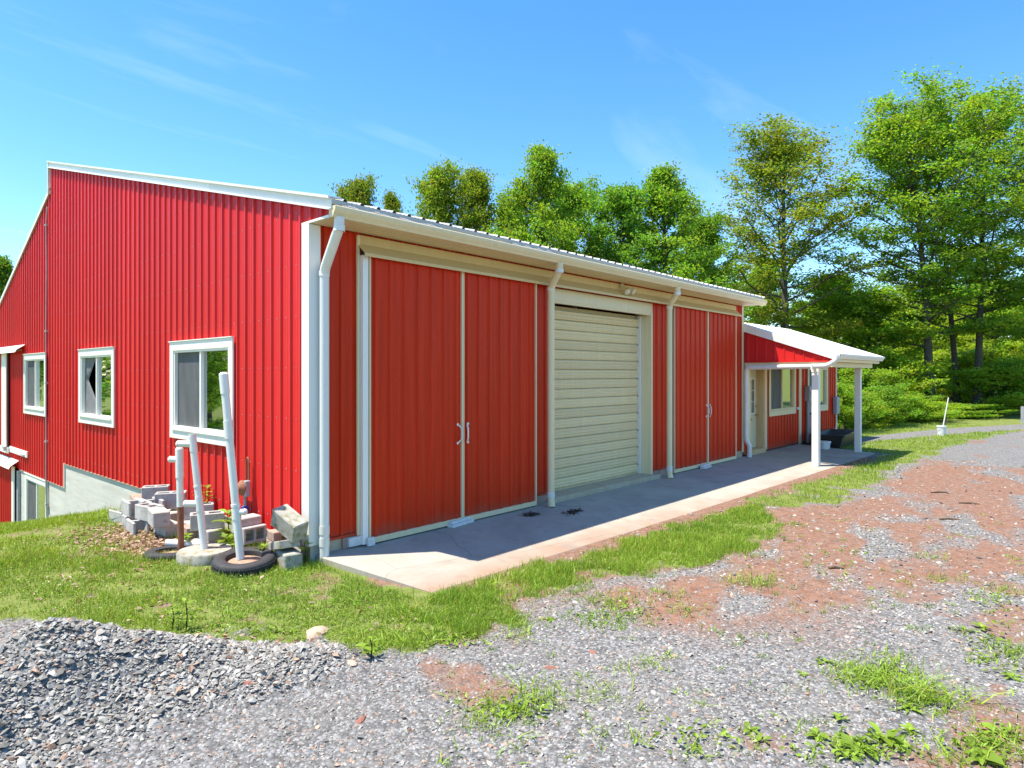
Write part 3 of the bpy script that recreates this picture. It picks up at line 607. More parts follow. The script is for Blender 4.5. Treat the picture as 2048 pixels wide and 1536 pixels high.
# upper and lower sliding doors at the far end of the gable
def gdoor(y0, y1, z0, z1, label):
    d = siding(barn, GAB, y0, y1, cst(z0), cst(z1), M['red'], name='sliding_door', sheet=99, n0=.085, phase=y0)[0]; d['label'] = label
    part(GAB, 'backing', M['inside'], d, (y0, y1, .05, .083, z0, z1)); return d
hg = lambda z: [(.022, z), (.03, z), (.21, z-.13), (.24, z-.20), (.232, z-.20), (.20, z-.135), (.022, z-.01)]
d = gdoor(15.10, 18.2, .15, 2.72, 'upper red sliding door cut off by the left edge'); part(GAB, 'edge_trim', M['white'], d, (15.08, 15.62, .09, .118, .15, 2.70))
m = MB(); m.extrude(hg(2.86), lambda a, p, q: (-p, a, q), 13.39, 18.3); m.build('track_hood', M['white'], barn)
part(GAB, 'track_rail', M['rust'], barn, (13.45, 18.2, .08, .15, 2.69, 2.74))
part(GAB, 'bottom_rail', M['white'], barn, (15.0, 18.2, .06, .10, -.02, .14)); part(GAB, 'guide_board', M['white'], barn, (13.12, 15.05, .021, .05, .02, .17)); part(GAB, 'guide_bracket', M['grey_metal'], barn, (13.3, 13.6, .05, .085, .05, .075)); part(GAB, 'guide_bracket', M['grey_metal'], barn, (15.06, 15.2, .10, .16, .05, .16))
d = gdoor(14.42, 18.2, -4.0, -.30, 'lower red sliding door behind the lawn'); part(GAB, 'edge_trim', M['white'], d, (14.18, 14.42, .09, .118, -4.0, -.30))
m = MB(); m.extrude(hg(-.14), lambda a, p, q: (-p, a, q), 14.08, 18.3); m.build('track_hood', M['white'], barn)
part(GAB, 'guide_post', M['grey_metal'], barn, (14.0, 14.16, .0, .06, -4.0, -.40))

# flood light pair under the eave
fl = empty('flood_light', (6.56, -.06, 3.78), 'twin-headed dusty flood light mounted above the roll-up door', 'light')
m = MB(); m.lathe([(0, 0), (.055, 0), (.055, .018), (.03, .03), (0, .03)], 16, Matrix.Translation((0, .022, 0)) @ Matrix.Rotation(PI/2, 4, 'X')); m.build('base_plate', M['cream'], fl, True)
for s, (ax, az) in ((-1, (-.35, -.75)), (1, (.55, -.55))):
    m = MB(); h0 = Vector((.05*s, -.03, -.01)); dirv = Vector((ax*.6, -.75, az)).normalized(); h1 = h0+dirv*.07
    m.tube([Vector((0, -.01, .0)), h0, h1], .014, 8); m.build('arm', M['cream'], fl, True)
    q = dirv.to_track_quat('Z', 'Y').to_matrix().to_4x4()
    m = MB(); m.lathe([(0, 0), (.025, 0), (.03, .04), (.05, .07), (.064, .11), (.064, .122)], 18, Matrix.Translation(h1) @ q); ls = m.build('lamp_head', M['cream'], fl, True)
    m = MB(); m.lathe([(.064, .1215), (.05, .135), (.03, .142), (0, .145)], 18, Matrix.Translation(h1) @ q); m.build('lens', M['lamp'], ls, True)

# ================================================================== PORCH ANNEX
ann = empty('porch_annex', (12.37, 0, 0), 'low red annex with white porch roof on two square posts', 'annex')
def FA(a, n, z): return (a-12.37, -n, z)
AW = [(14.0, 16.10, .94, 2.40), (17.2, 19.22, .91, 2.40)]
siding(ann, FA, 12.37, 20.28, cst(.035), cst(3.02), M['red_door'], [(12.70, 13.72, -1, 2.30)]+[(a+.1, b_-.1, c_+.1, d_-.1) for a, b_, c_, d_ in AW], phase=12.37)
window(ann, FA, *AW[0], mat='cream', label='porch window beside the entry door', flip=True, tw=.12)
window(ann, FA, *AW[1], mat='cream', label='far porch window behind the grey meter box', flip=True, tw=.12)
part(FA, 'wall_back', M['inside'], ann, (12.5, 20.2, -3.2, -3.1, 0, 3.2), (20.2, 20.27, -3.1, -.02, 0, 3.0)); part(FA, 'floor', M['inside'], ann, (12.5, 20.2, -3.1, -.02, -.08, .02))
part(FA, 'corner_board', M['cream'], ann, (16.42, 16.62, .021, .045, .0, 2.9)); part(FA, 'corner_board', M['cream'], ann, (20.22, 20.31, -.05, .03, .0, 2.98))
part(FA, 'beam', M['cream'], ann, (16.2, 20.3, .03, .09, 2.86, 3.0))
# entry door, recessed
part(FA, 'door_reveal', M['wood'], ann, (13.64, 13.70, -.21, .03, .11, 2.30)); part(FA, 'door_reveal', M['wood'], ann, (12.70, 12.75, -.21, .03, .11, 2.30))
part(FA, 'door_casing', M['cream'], ann, (13.70, 13.84, .021, .048, .06, 2.36)); part(FA, 'door_casing', M['cream'], ann, (12.56, 12.70, .021, .048, .06, 2.36)); part(FA, 'door_casing', M['cream'], ann, (12.56, 13.84, .021, .049, 2.28, 2.42))
part(FA, 'step', M['wood'], ann, (12.6, 13.74, -.21, .06, -.01, .12), bevel=.006)
dr = part(FA, 'entry_door', M['door'], ann, (12.75, 12.90, -.21, -.17, .125, 2.26), (13.49, 13.64, -.21, -.17, .125, 2.26), (12.90, 13.49, -.21, -.17, .125, 1.05), (12.90, 13.49, -.21, -.17, 1.98, 2.26))
part(FA, 'lite_frame', M['white'], dr, (12.88, 12.915, -.17, -.155, 1.03, 2.0), (13.475, 13.51, -.17, -.155, 1.03, 2.0), (12.915, 13.475, -.17, -.155, 1.03, 1.065), (12.915, 13.475, -.17, -.155, 1.965, 2.0),
     (13.09, 13.106, -.19, -.162, 1.065, 1.965), (13.285, 13.301, -.19, -.162, 1.065, 1.965), (12.915, 13.475, -.19, -.163, 1.36, 1.376), (12.915, 13.475, -.19, -.163, 1.66, 1.676))
for i in range(3):
    for j in range(3): part(FA, 'pane', M['glass'], dr, (12.917+i*.193, 13.085+i*.195, -.186, -.182, 1.067+j*.3, 1.36+j*.3))
m = MB(); m.lathe([(.0, 0), (.03, 0), (.012, .01), (.012, .04), (.03, .05), (.032, .07), (0, .08)], 14, Matrix.Translation((13.57-12.37, .17, 1.0)) @ Matrix.Rotation(PI/2, 4, 'X')); m.build('knob', M['brass'], dr, True)
m = MB(); m.lathe([(.0, 0), (.03, 0), (.03, .014), (0, .016)], 14, Matrix.Translation((13.57-12.37, .17, 1.24)) @ Matrix.Rotation(PI/2, 4, 'X')); m.build('deadbolt', M['brass'], dr, True)
part(FA, 'mail_slot', M['brass'], dr, (13.10, 13.34, -.17, -.162, .86, .92))
part(FA, 'tap', M['bucket'], ann, (16.16, 16.30, .02, .10, 1.04, 1.12), bevel=.02)
# porch roof
PS = .345
def proof(y): return 3.37+PS*y
def rp(a, n, s): return (a-12.37, -2.30+s, proof(-2.30+s)+n)
siding(ann, rp, 12.33, 16.50, cst(0), cst(2.6), M['white'], name='roof_sheet', phase=12.33)
m = MB(); m.extrude([(.26, proof(.26)-.02), (.26, proof(.26)-.1), (3.2, 2.6), (3.2, 2.7)], lambda a, p, q: (a-12.37, p, q), 12.37, 16.48); m.build('roof_back', M['white'], ann)
def rp2(a, n, s): return (a-12.37, -.45+s, 3.00+.2*s+n)
siding(ann, rp2, 16.50, 20.60, cst(0), cst(1.2), M['white'], name='roof_sheet', phase=16.5)
m = MB(); m.extrude([(.72, 3.22), (.72, 3.15), (3.2, 2.6), (3.2, 2.7)], lambda a, p, q: (a-12.37, p, q), 16.4, 20.6); m.build('roof_back', M['white'], ann)
part(FA, 'fascia', M['cream'], ann, (16.5, 20.6, .40, .425, 2.86, 2.99)); part(FA, 'soffit', M['cream'], ann, (16.5, 20.55, .0, .40, 2.855, 2.865))
GP = lambda a, n, z: (-.002-n, a, z)
m = MB(); m.extrude([(0, -.165), (0, .02), (.06, .03), (.06, .02), (.012, .01), (.012, -.165)], lambda a, p, q: (-.045-.012+p, a, proof(a)+q), -2.30, .0); m.build('rake_trim', M['white'], ann)
siding(ann, GP, -2.13, -.02, cst(2.42), lambda a: proof(a)-.10, M['red'], phase=-2.13, name='gable_sheet', prof=[(0, 0), (.17, 0), (.182, .016), (.206, .016), (.218, 0)])
part(GP, 'gable_base_trim', M['red'], ann, (-2.13, -.02, .018, .03, 2.40, 2.435))
part(GP, 'beam', M['cream'], ann, (-2.13, -.03, -.14, .012, 2.28, 2.40))
part(FA, 'beam', M['cream'], ann, (12.37, 16.42, 1.90, 2.03, 2.28, 2.42))
part(FA, 'porch_ceiling', M['cream'], ann, (12.38, 16.4, .0, 1.9, 2.405, 2.418))
gpp = [(p-(-.446)-2.19, q-3.965+2.60) for p, q in gp]
m = MB(); m.extrude(gpp, lambda a, p, q: (a-12.37, p, q), 12.40, 16.52); pg = m.build('gutter', M['white'], ann)
m = MB(); m.extrude([(-2.19, 2.60), (-2.19, 2.47), (-2.26, 2.47), (-2.32, 2.56), (-2.32, 2.59)], lambda a, p, q: (a-12.37, p, q), 16.52, 16.528); m.build('end_cap', M['white'], pg)
part(FA, 'fascia', M['cream'], ann, (12.38, 16.5, 2.14, 2.186, 2.40, 2.56))
for px in (12.45, 16.12):
    post = MB(); post.box((px-.078-12.37, -1.815, -.085), (px+.078-12.37, -1.66, 2.285)); pb = post.build('post', M['white'], ann, bevel=.006)
    m = MB(); m.box((px-.085-12.37, -1.822, 2.16), (px+.085-12.37, -1.653, 2.26)); m.build('cap_band', M['white'], pb)
m = MB(); m.tube(fillet([(-.10, -2.24, 2.55), (-.10, -2.24, 2.44), (-.13, -2.05, 2.30), (-.13, -.13, 2.27), (-.10, -.11, 2.1), (-.10, -.11, .42), (-.04, -.17, .30), (-.04, -.17, .0)], .16, 6), .056, 16); dp = m.build('downspout', M['pvc'], ann, True)
for yy in (-1.72,): m = MB(); m.box((-.20, yy-.02, 2.22), (-.0, yy+.02, 2.36)); m.build('strap', M['pvc'], dp)

# meter boxes and conduits
mb = empty('electric_meter', (17.15, -.03, 0), 'grey electric meter box with tall conduits behind the front porch post', 'meter box')
m = MB(); m.box((-.24, -.16, 1.28), (.12, .0, 1.74)); bx = m.build('box', M['grey_metal'], mb, bevel=.012)
m = MB(); m.lathe([(.085, 0), (.085, .09), (.06, .12), (0, .125)], 18, Matrix.Translation((-.03, -.16, 1.52)) @ Matrix.Rotation(PI/2, 4, 'X')); m.build('dial', M['galv'], bx, True)
for xx, r in ((-.16, .05), (.03, .036)): m = MB(); m.tube([(xx, -.08, .0), (xx, -.08, 1.28)], r, 12); m.build('conduit', M['grey_metal'], mb, True)
m = MB(); m.box((-.06, -.12, .86), (.24, -.02, .92)); m.build('bracket', M['dark'], mb)
pb = empty('breaker_box', (19.95, -.03, 0), 'narrow grey breaker box at the annex wall end with bent white conduit', 'breaker box')
m = MB(); m.box((-.14, -.13, .75), (.20, 0, 1.34)); m.build('box', M['grey_metal'], pb, bevel=.01)
m = MB(); m.tube(fillet([(.05, -.06, .75), (.05, -.06, .35), (-.10, -.06, .14), (-1.1, -.06, .08)], .15), .028, 10); m.build('conduit', M['pvc'], pb, True)

# ================================================================== BLOCKS, PIPES, TYRES BY THE CORNER
def grid_extrude(xs, ys, holes, z0, z1):
    m = MB(); nx_, ny_ = len(xs)-1, len(ys)-1; full = lambda i, j: 0 <= i < nx_ and 0 <= j < ny_ and (i, j) not in holes
    ids = {}
    def vid(i, j, z):
        k = (i, j, z)
        if k not in ids: ids[k] = len(m.v); m.v.append((xs[i], ys[j], z1 if z else z0))
        return ids[k]
    for i in range(nx_):
        for j in range(ny_):
            if not full(i, j): continue
            m.f.append((vid(i, j, 1), vid(i+1, j, 1), vid(i+1, j+1, 1), vid(i, j+1, 1))); m.f.append((vid(i, j, 0), vid(i, j+1, 0), vid(i+1, j+1, 0), vid(i+1, j, 0)))
            for (di, dj, a, b_) in ((-1, 0, (i, j+1), (i, j)), (1, 0, (i+1, j), (i+1, j+1)), (0, -1, (i, j), (i+1, j)), (0, 1, (i+1, j+1), (i, j+1))):
                if not full(i+di, j+dj): m.f.append((vid(*a, 0), vid(*b_, 0), vid(*b_, 1), vid(*a, 1)))
    return m
hollow = grid_extrude([-.2, -.165, -.02, .02, .165, .2], [-.1, -.065, .065, .1], {(1, 1), (3, 1)}, 0, .2).mesh('hollow_block', .008)
eared = grid_extrude([-.2, -.165, -.02, .02, .165, .2], [-.1, -.065, .065, .1], {(1, 1), (3, 1), (0, 1), (4, 1)}, 0, .2).mesh('eared_block', .008)
halfb = grid_extrude([-.1, -.065, .065, .1], [-.1, -.065, .065, .1], {(1, 1)}, 0, .2).mesh('half_block', .004)
solid = MB().box((-.2, -.1, 0), (.2, .1, .2)).mesh('solid_block', .012)
brickm = MB().box((-.1, -.05, 0), (.1, .05, .06)).mesh('brick', .005)
slabm = MB().box((-.2, -.1, 0), (.2, .1, .075)).mesh('slab_block', .006)
def put(me, name, mat, loc, rz, label, cat, group=None, rx=0, ry=0, sc=(1, 1, 1)):
    key = (me.name, mat.name); me2 = put.cache.get(key)
    if me2 is None: me2 = me.copy(); me2.materials.clear(); me2.materials.append(mat); put.cache[key] = me2
    o = bpy.data.objects.new(name, me2); COL.objects.link(o); o.location = loc; o.rotation_euler = Euler((math.radians(rx), math.radians(ry), math.radians(rz))); o.scale = sc
    return tag(o, label, cat, group)
put.cache = {}
BG = 'concrete blocks heaped by the gable wall'
def gz(x, y): return float(terr(x, y))
C1, C2, C3 = M['conc'], M['conc_moss'], M['conc_brown']
# lower row (z from the ground up)
put(eared, 'concrete_block', C1, (-.78, 3.80, gz(-.78, 3.8)-.03), 97, 'half buried hollow block at the far left foot of the heap', 'block', BG)
put(halfb, 'concrete_block', C1, (-.80, 3.35, gz(-.8, 3.35)-.03), 88, 'small half block in the bottom row, second from the lawn end', 'block', BG)
put(eared, 'concrete_block', C1, (-.86, 2.92, gz(-.86, 2.92)-.03), 84, 'ribbed hollow block in the bottom row among dead leaves', 'block', BG)
put(solid, 'concrete_block', C1, (-.66, 2.46, gz(-.66, 2.46)-.02), 92, 'solid block at the bottom row under the grey end block', 'block', BG)
put(hollow, 'concrete_block', C1, (-.50, 4.35, gz(-.5, 4.35)-.02), 75, 'hollow block lying open side up at the grassy left end', 'block', BG)
put(solid, 'concrete_block', C1, (-.36, 3.75, gz(-.36, 3.75)-.02), 90, 'block hidden under the topmost hollow block by the wall', 'block', BG)
put(solid, 'concrete_block', C1, (-.34, 3.15, gz(-.34, 3.15)-.02), 90, 'block under the second hollow block by the wall', 'block', BG)
put(solid, 'concrete_block', C1, (-.40, 2.30, gz(-.4, 2.3)-.02), 90, 'low block beneath the pair behind the middle pipe', 'block', BG)
put(solid, 'concrete_block', C1, (-.42, 1.72, gz(-.42, 1.72)-.02), 90, 'low block in shade under the hollow block by the middle pipe', 'block', BG)
# upper row
put(eared, 'concrete_block', C1, (-.78, 3.36, .125), 86, 'ribbed hollow block on the bottom row, open cells upward', 'block', BG)
put(eared, 'concrete_block', C1, (-.57, 3.24, .125), 90, 'hollow block filled with dead leaves behind the ribbed one', 'block', BG)
put(hollow, 'concrete_block', C1, (-.74, 2.84, .125), 98, 'hollow block with leaves on it in the middle of the heap', 'block', BG)
put(solid, 'concrete_block', C1, (-.78, 2.40, .125), 80, 'plain grey end block in front of the short pipe', 'block', BG)
put(hollow, 'concrete_block', C1, (-.30, 3.86, .17), -28, 'topmost hollow block against the red wall', 'block', BG, sc=(.9, 1, 1.2))
put(hollow, 'concrete_block', C1, (-.33, 3.20, .17), -28, 'second hollow block against the wall, right of the topmost', 'block', BG, sc=(1, 1, 1.15))
put(hollow, 'concrete_block', C1, (-.28, 2.40, .13), -25, 'hollow block between the two leaning white pipes', 'block', BG)
put(hollow, 'concrete_block', C1, (-.44, 1.72, .13), -22, 'hollow block on the heap just right of the middle pipe', 'block', BG)
put(slabm, 'concrete_slab', C3, (-.30, 4.75, gz(-.3, 4.75)+.06), 80, 'thin brown slab leaning at the left end of the heap', 'slab', ry=10)
put(slabm, 'concrete_slab', C3, (-.42, 4.20, .13), 84, 'brown stained slab tilted against the hollow blocks', 'slab', ry=-12, rx=6)
# brown pavers
for i in range(3): put(brickm, 'paver', C3, (-.58+.01*i, 1.98-.015*i, gz(-.58, 1.98)+.0625*i), 74+5*i, ['lowest', 'middle', 'top'][i]+' brown paver of the little stack by the middle pipe', 'paver', 'stack of brown pavers', sc=(1.35, 1.6, 1))
# stacked pair and tumbled blocks near the corner
put(hollow, 'concrete_block', C1, (-.26, 1.02, gz(-.26, 1.02)+.20), 4, 'lower block of the upright pair behind the tall pipe, open cell showing', 'block', BG, rx=90, sc=(.75, 1, 1))
put(solid, 'concrete_block', C1, (-.27, 1.0, gz(-.27, 1)+.205), 3, 'upper block of the upright pair behind the tall pipe', 'block', BG, sc=(.72, 1.0, 1))
put(brickm, 'brick', C3, (-.12, .60, gz(-.1, .6)+.16), 84, 'upper dark brick wedged between the two block stacks', 'brick', 'bricks between the stacks', sc=(1, 1, 1.8))
put(brickm, 'brick', C3, (-.12, .61, gz(-.1, .6)+.05), 90, 'lower dark brick wedged between the two block stacks', 'brick', 'bricks between the stacks', sc=(1, 1, 1.8))
put(solid, 'concrete_block', C2, (-.24, .06, gz(-.24, .06)-.03), 78, 'mossy block lying at the foot of the corner', 'block', BG)
put(slabm, 'concrete_slab', C2, (-.24, .15, gz(-.24, .15)+.17), 80, 'grey slab tilted under the leaning block at the corner', 'slab', ry=14, sc=(1, 1.2, 1.2))
put(solid, 'concrete_block', C2, (-.20, .13, gz(-.2, .13)+.36), 100, 'big mossy block leaning on top by the corner trim', 'block', BG, ry=-24, rx=-10, sc=(1.05, 1, 1.15))
put(slabm, 'concrete_slab', C1, (-.55, 1.62, gz(-.55, 1.62)-.01), 30, 'flat grey slab on the ground between pipe bases', 'slab', rx=12)
put(slabm, 'concrete_slab', C1, (-.30, .46, gz(-.3, .46)), 40, 'small grey slab beside the tilted one near the tyre', 'slab', ry=24, sc=(.6, .8, 1))

def tyre(loc, R, label, tilt):
    o = empty('tyre', loc, label, 'tyre'); o.rotation_euler = (tilt[0], tilt[1], 0)
    pr = [(.60, .03), (.68, .005), (.80, 0), (.93, .02), (.985, .06), (1.0, .11), (1.0, .30), (.985, .36), (.93, .41), (.80, .43), (.68, .42), (.60, .39), (.585, .35), (.585, .08), (.60, .03)]
    m = MB(); m.lathe([(r*R, z*R) for r, z in pr], 48); m.build('carcass', M['rubber'], o, True)
    m = MB()
    for row, (z0, z1) in enumerate(((.10, .155), (.18, .235), (.255, .31))):
        for k in range(56):
            a0 = 2*PI*(k+.1+.5*(row % 2))/56; a1 = 2*PI*(k+.85+.5*(row % 2))/56
            vs = [(rr*R*math.cos(a), rr*R*math.sin(a), z*R) for a in (a0, a1) for rr in (.99, 1.022) for z in (z0, z1)]
            m.add(vs, [(0, 1, 3, 2), (4, 6, 7, 5), (0, 4, 5, 1), (2, 3, 7, 6), (0, 2, 6, 4), (1, 5, 7, 3)])
    tag(m.build('tread', M['rubber'], o), kind='stuff')
    m = MB(); m.lathe([(.62*R, .20*R), (.45*R, .27*R), (.2*R, .30*R), (0, .31*R)], 24); m.build('filling', mg_litter, o, True)
    return o
mg_litter = varied('leafy_soil', (.26, .16, .10), (.42, .30, .21), .95, 22, bstr=.8, bscale=50, dirt=(.13, .08, .05))
t2 = Vector((-.62, .33, gz(-.62, .33)-.01)); t1 = Vector((-.98, 1.40, gz(-.98, 1.4)-.06)); dc = Vector((-.80, .93, gz(-.8, .93)-.06))
tyre(t2, .33, 'worn black tyre holding the tall leaning pipe', (math.radians(5), math.radians(-3)))
tyre(t1, .31, 'black tyre sunk in the grass under the short pipe', (math.radians(-2), math.radians(3)))
o = MB(); o.lathe([(0, 0), (.27, 0), (.30, .02), (.30, .15), (.285, .17), (.1, .178), (0, .178)], 32); o = o.build('concrete_disc', M['conc_moss'], None, True); o.location = dc; tag(o, 'round concrete base between the two tyres holding the middle pipe', 'disc')

def pipe(name, path, r, label, parts):
    p0 = Vector(path[0]); o = empty(name, p0, label, 'pipe', 'white pipes standing by the barn corner'); rel = [Vector(p)-p0 for p in path]
    parts(o, rel, r); return o
def seg(o, name, a, b_, r, mat='pvc', n=14): m = MB(); m.tube([a, b_], r, n); return m.build(name, M[mat], o, True)
def lerp(a, b_, t): return a+(b_-a)*t
def coupling(o, a, b_, t, h=.06, r=.050): d = (b_-a).normalized(); c = lerp(a, b_, t); return seg(o, 'coupling', c-d*h, c+d*h, r)
def tee(o, a, b_, t, side, ln=.13, r=.055): c = lerp(a, b_, t); x = seg(o, 'tee', c, c+side*ln, r); m = MB(); m.tube([c+side*ln, c+side*(ln+.012), c+side*(ln+.03)], [r*1.12, r*1.12, r*.7], 14); m.build('cap', M['pvc'], x, True); coupling(o, a, b_, t, .085, r*1.15); return x
LEFT = -RT
def tall(o, P, r):
    a, b_ = P; seg(o, 'shaft', a, b_, r); coupling(o, a, b_, .245); coupling(o, a, b_, .29, .015, .051); coupling(o, a, b_, .70, .10); d = (b_-a).normalized(); m = MB(); m.tube([b_-d*.22, b_-d*.0, b_+d*.02], [.050, .050, .030], 14); m.build('cap', M['pvc'], o, True); tee(o, a, b_, .255, RT, .09, .036)
def at_same(px, base): # point on the pixel's ray at the depth of base
    d = (base-CAM).dot(FW); return CAM+ray(*px)*d
b3 = t2+Vector((.0, .0, .08)); b3 = at_same((481, 1118), b3)
pipe('leaning_pipe', [b3, at_same((447, 748), b3)], .0435, 'tallest white pipe leaning in front of the gable window', tall)
def mid_p(o, P, r):
    a, b_ = P; seg(o, 'shaft', a, b_, r); tee(o, a, b_, .40, LEFT, .15, .038); tee(o, a, b_, .915, LEFT, .16, .038); coupling(o, a, b_, .55, .01, .045)
b2 = at_same((409, 1100), dc+Vector((0, 0, .15)))
pipe('leaning_pipe', [b2, at_same((384, 868), b2)], .040, 'middle white pipe with two side tees in the concrete base', mid_p)
def short(o, P, r):
    a, b_ = P; s = lerp(a, b_, .42); seg(o, 'steel_stub', a, s, r*.9, 'rust'); seg(o, 'shaft', s, b_, r); coupling(o, a, b_, .86, .17, .047); tee(o, a, b_, .90, LEFT, .10, .037)
    m = MB(); d = (b_-a).normalized(); m.tube([b_-d*.02, b_+d*.01, b_+d*.03], [.047, .045, .028], 14); m.build('cap', M['pvc'], o, True)
b1 = at_same((362, 1096), t1+Vector((0, 0, .1)))
pipe('leaning_pipe', [b1, at_same((359, 899), b1)], .040, 'short white pipe on a rusty steel stub, leftmost of three', short)
# fallen grey pipe
m = MB(); pa = Vector((-.93, 1.72, gz(-.9, 1.7)+.08)); m.tube([pa, pa+RT*.42+Vector((0, 0, -.02))], .045, 14); o = m.build('fallen_pipe', M['pvc'], None, True); tag(o, 'short grey pipe lying on the ground behind the concrete base', 'pipe')
# gas regulator on the wall
rg = empty('gas_regulator', (0, 1.42, 0), 'rusty gas regulator with hooked vent pipe on the gable wall', 'regulator')
m = MB(); m.tube(fillet([(-.07, .0, .70), (-.07, .0, .98), (-.07, -.035, 1.04), (-.07, -.07, .98), (-.07, -.075, .72)], .03), .012, 8); m.build('vent_pipe', M['rust'], rg, True)
m = MB(); m.lathe([(0, 0), (.09, .0), (.10, .02), (.10, .035), (.07, .06), (.04, .09), (0, .095)], 18, Matrix.Translation((-.10, .0, .64)) @ Matrix.Rotation(-PI/2, 4, 'Y')); m.build('diaphragm', M['rust'], rg, True)
m = MB(); m.tube([(-.10, .0, .64), (-.10, .17, .64)], .03, 10); m.build('inlet', M['rust'], rg, True)
m = MB(); m.box((-.13, -.10, .53), (-.06, -.04, .74)); m.build('spring_case', M['grey_metal'], rg, bevel=.01)
m = MB(); m.tube([(-.08, .01, .60), (-.08, .01, .02)], .022, 10); m.build('riser', M['grey_metal'], rg, True)
m = MB(); m.box((-.115, -.02, .30), (-.045, .04, .40)); m.build('valve', M['blue'], rg, bevel=.008)

# chocks under the doors
for (u, v, lab) in ((922, 1050, 'white painted wood chock below the near pair of red doors'), (1412, 936, 'white painted wood chock below the far pair of red doors')):
    p = on_z(u, v, -.012); o = empty('door_chock', (p.x, p.y, .05*p.y), lab, 'chock', 'wood chocks under the doors'); o.rotation_euler = (0, 0, math.radians(8))
    m = MB(); m.box((-.24, -.055, 0), (.24, .055, .042)); m.build('board', M['oldwood'], o, bevel=.005); m = MB(); m.box((-.22, -.02, .043), (.20, .075, .08)); m.build('board', M['oldwood'], o, bevel=.005)

# porch things
def bucket(loc, r, h, label, lid=True):
    o = empty('bucket', loc, label, 'bucket'); m = MB(); m.lathe([(0, 0), (r*.85, 0), (r*.98, h*.86), (r*1.06, h*.87), (r*1.06, h*.94), (r, h*.95), (r, h), (r*.9, h), (r*.86, h*.1), (0, h*.1)], 24); m.build('pail', M['bucket'], o, True)
    if lid: m = MB(); m.lathe([(0, h+.002), (r*1.05, h+.002), (r*1.07, h*.95), (r*1.09, h*.95), (r*1.07, h+.018), (0, h+.016)], 24); m.build('lid', M['bucket'], o, True)
    m = MB(); m.tube([(r*1.05*math.cos(a), r*1.05*math.sin(a), h*.72-.5*r*math.sin(a)) for a in np.linspace(0, PI, 12)], .004, 5); m.build('handle', M['galv'], o); return o
pb_ = on_z(1649, 897, -.04); bucket((pb_.x, pb_.y, .05*pb_.y), .16, .2, 'white lidded bucket on the porch floor beside the black trough')
tr_ = empty('feed_trough', (17.55, -.75, -.09), 'black plastic feed trough lying behind the porch posts', 'trough', rz=math.radians(4))
m = MB(); sec = lambda w, h: [(-w, h), (w, h)]
vs = [(-1.0, -.30, 0), (1.0, -.30, 0), (1.0, .30, 0), (-1.0, .30, 0), (-1.25, -.46, .42), (1.25, -.46, .42), (1.25, .46, .42), (-1.25, .46, .42), (-1.19, -.41, .42), (1.19, -.41, .42), (1.19, .41, .42), (-1.19, .41, .42), (-.96, -.27, .04), (.96, -.27, .04), (.96, .27, .04), (-.96, .27, .04)]
m.add(vs, [(3, 2, 1, 0), (0, 1, 5, 4), (1, 2, 6, 5), (2, 3, 7, 6), (3, 0, 4, 7), (4, 5, 9, 8), (5, 6, 10, 9), (6, 7, 11, 10), (7, 4, 8, 11), (8, 9, 13, 12), (9, 10, 14, 13), (10, 11, 15, 14), (11, 8, 12, 15), (12, 13, 14, 15)]); m.build('tub', M['trough'], tr_, bevel=.01)
m = MB(); m.extrude([(-.50, .38), (-.50, .43), (-.46, .43), (-.46, .38)], lambda a, p, q: (a, p, q), -1.28, 1.28); m.build('rim', M['trough'], tr_)
pp = on_ground(1883, 871); b_ = bucket((pp.x, pp.y, pp.z), .15, .36, 'white bucket on the lawn edge holding a leaning pole', lid=False)
def pole(a, b2_, r, mat, label): m = MB(); m.tube([Vector((0, 0, 0)), Vector(b2_)-Vector(a)], r, 8); o = m.build('pole', M[mat], None, True); o.location = a; tag(o, label, 'pole')
pz = Vector((pp.x, pp.y, pp.z+.03)); pole(pz, at_same((1897, 795), pz), .02, 'pvc', 'white pole leaning in the bucket on the lawn'); pz2 = pz+RT*.06; pole(pz2, at_same((1896, 836), pz2), .014, 'stick', 'short brown stick leaning in the bucket on the lawn')
fp = on_ground(2045, 846); o = empty('fence_post', fp, 'grey wooden fence post at the right edge by the woods', 'post'); m = MB(); m.box((-.06, -.06, -.2), (.06, .06, .75)); m.build('post', M['grey_metal'], o); m = MB(); m.box((.06, -.03, .5), (2.2, .03, .62)); m.build('rail', M['grey_metal'], o)

# sticks and single stones on the drive
for (u, v, a, ln, lab) in ((1878, 986, 5, .55, 'dark stick lying on the red dirt, nearest the porch lawn'), (1938, 1008, -20, .5, 'dark stick on the dirt towards the right edge'), (1672, 1138, 2, .28, 'small stick on the gravel below the red dirt'), (1900, 1040, -10, .5, 'low stick half in the red dirt at right')):
    p = on_ground(u, v); m = MB(); m.tube([Vector((-(ln:=ln*.6)/2, 0, .012)), Vector((0, .02, .02)), Vector((ln/2, -.01, .012))], [.012, .016, .009], 7); o = m.build('stick', M['stick'], None, True); o.location = p; o.rotation_euler = (0, 0, TH-PI/2+math.radians(a)); tag(o, lab, 'stick', 'sticks on the drive')
def rock_mesh(name, seed, flat=.5):
    bm = bmesh.new(); bmesh.ops.create_icosphere(bm, subdivisions=2, radius=1); r = random.Random(seed)
    pl = [(Vector((r.gauss(0, 1), r.gauss(0, 1), r.gauss(0, 1))).normalized(), r.uniform(.55, .9)) for _ in range(12)]
    for v in bm.verts:
        for n_, d in pl:
            k = v.co.dot(n_)
            if k > d: v.co -= n_*(k-d)
        v.co.z *= flat
    me = bpy.data.meshes.new(name); bm.to_mesh(me); bm.free(); return me
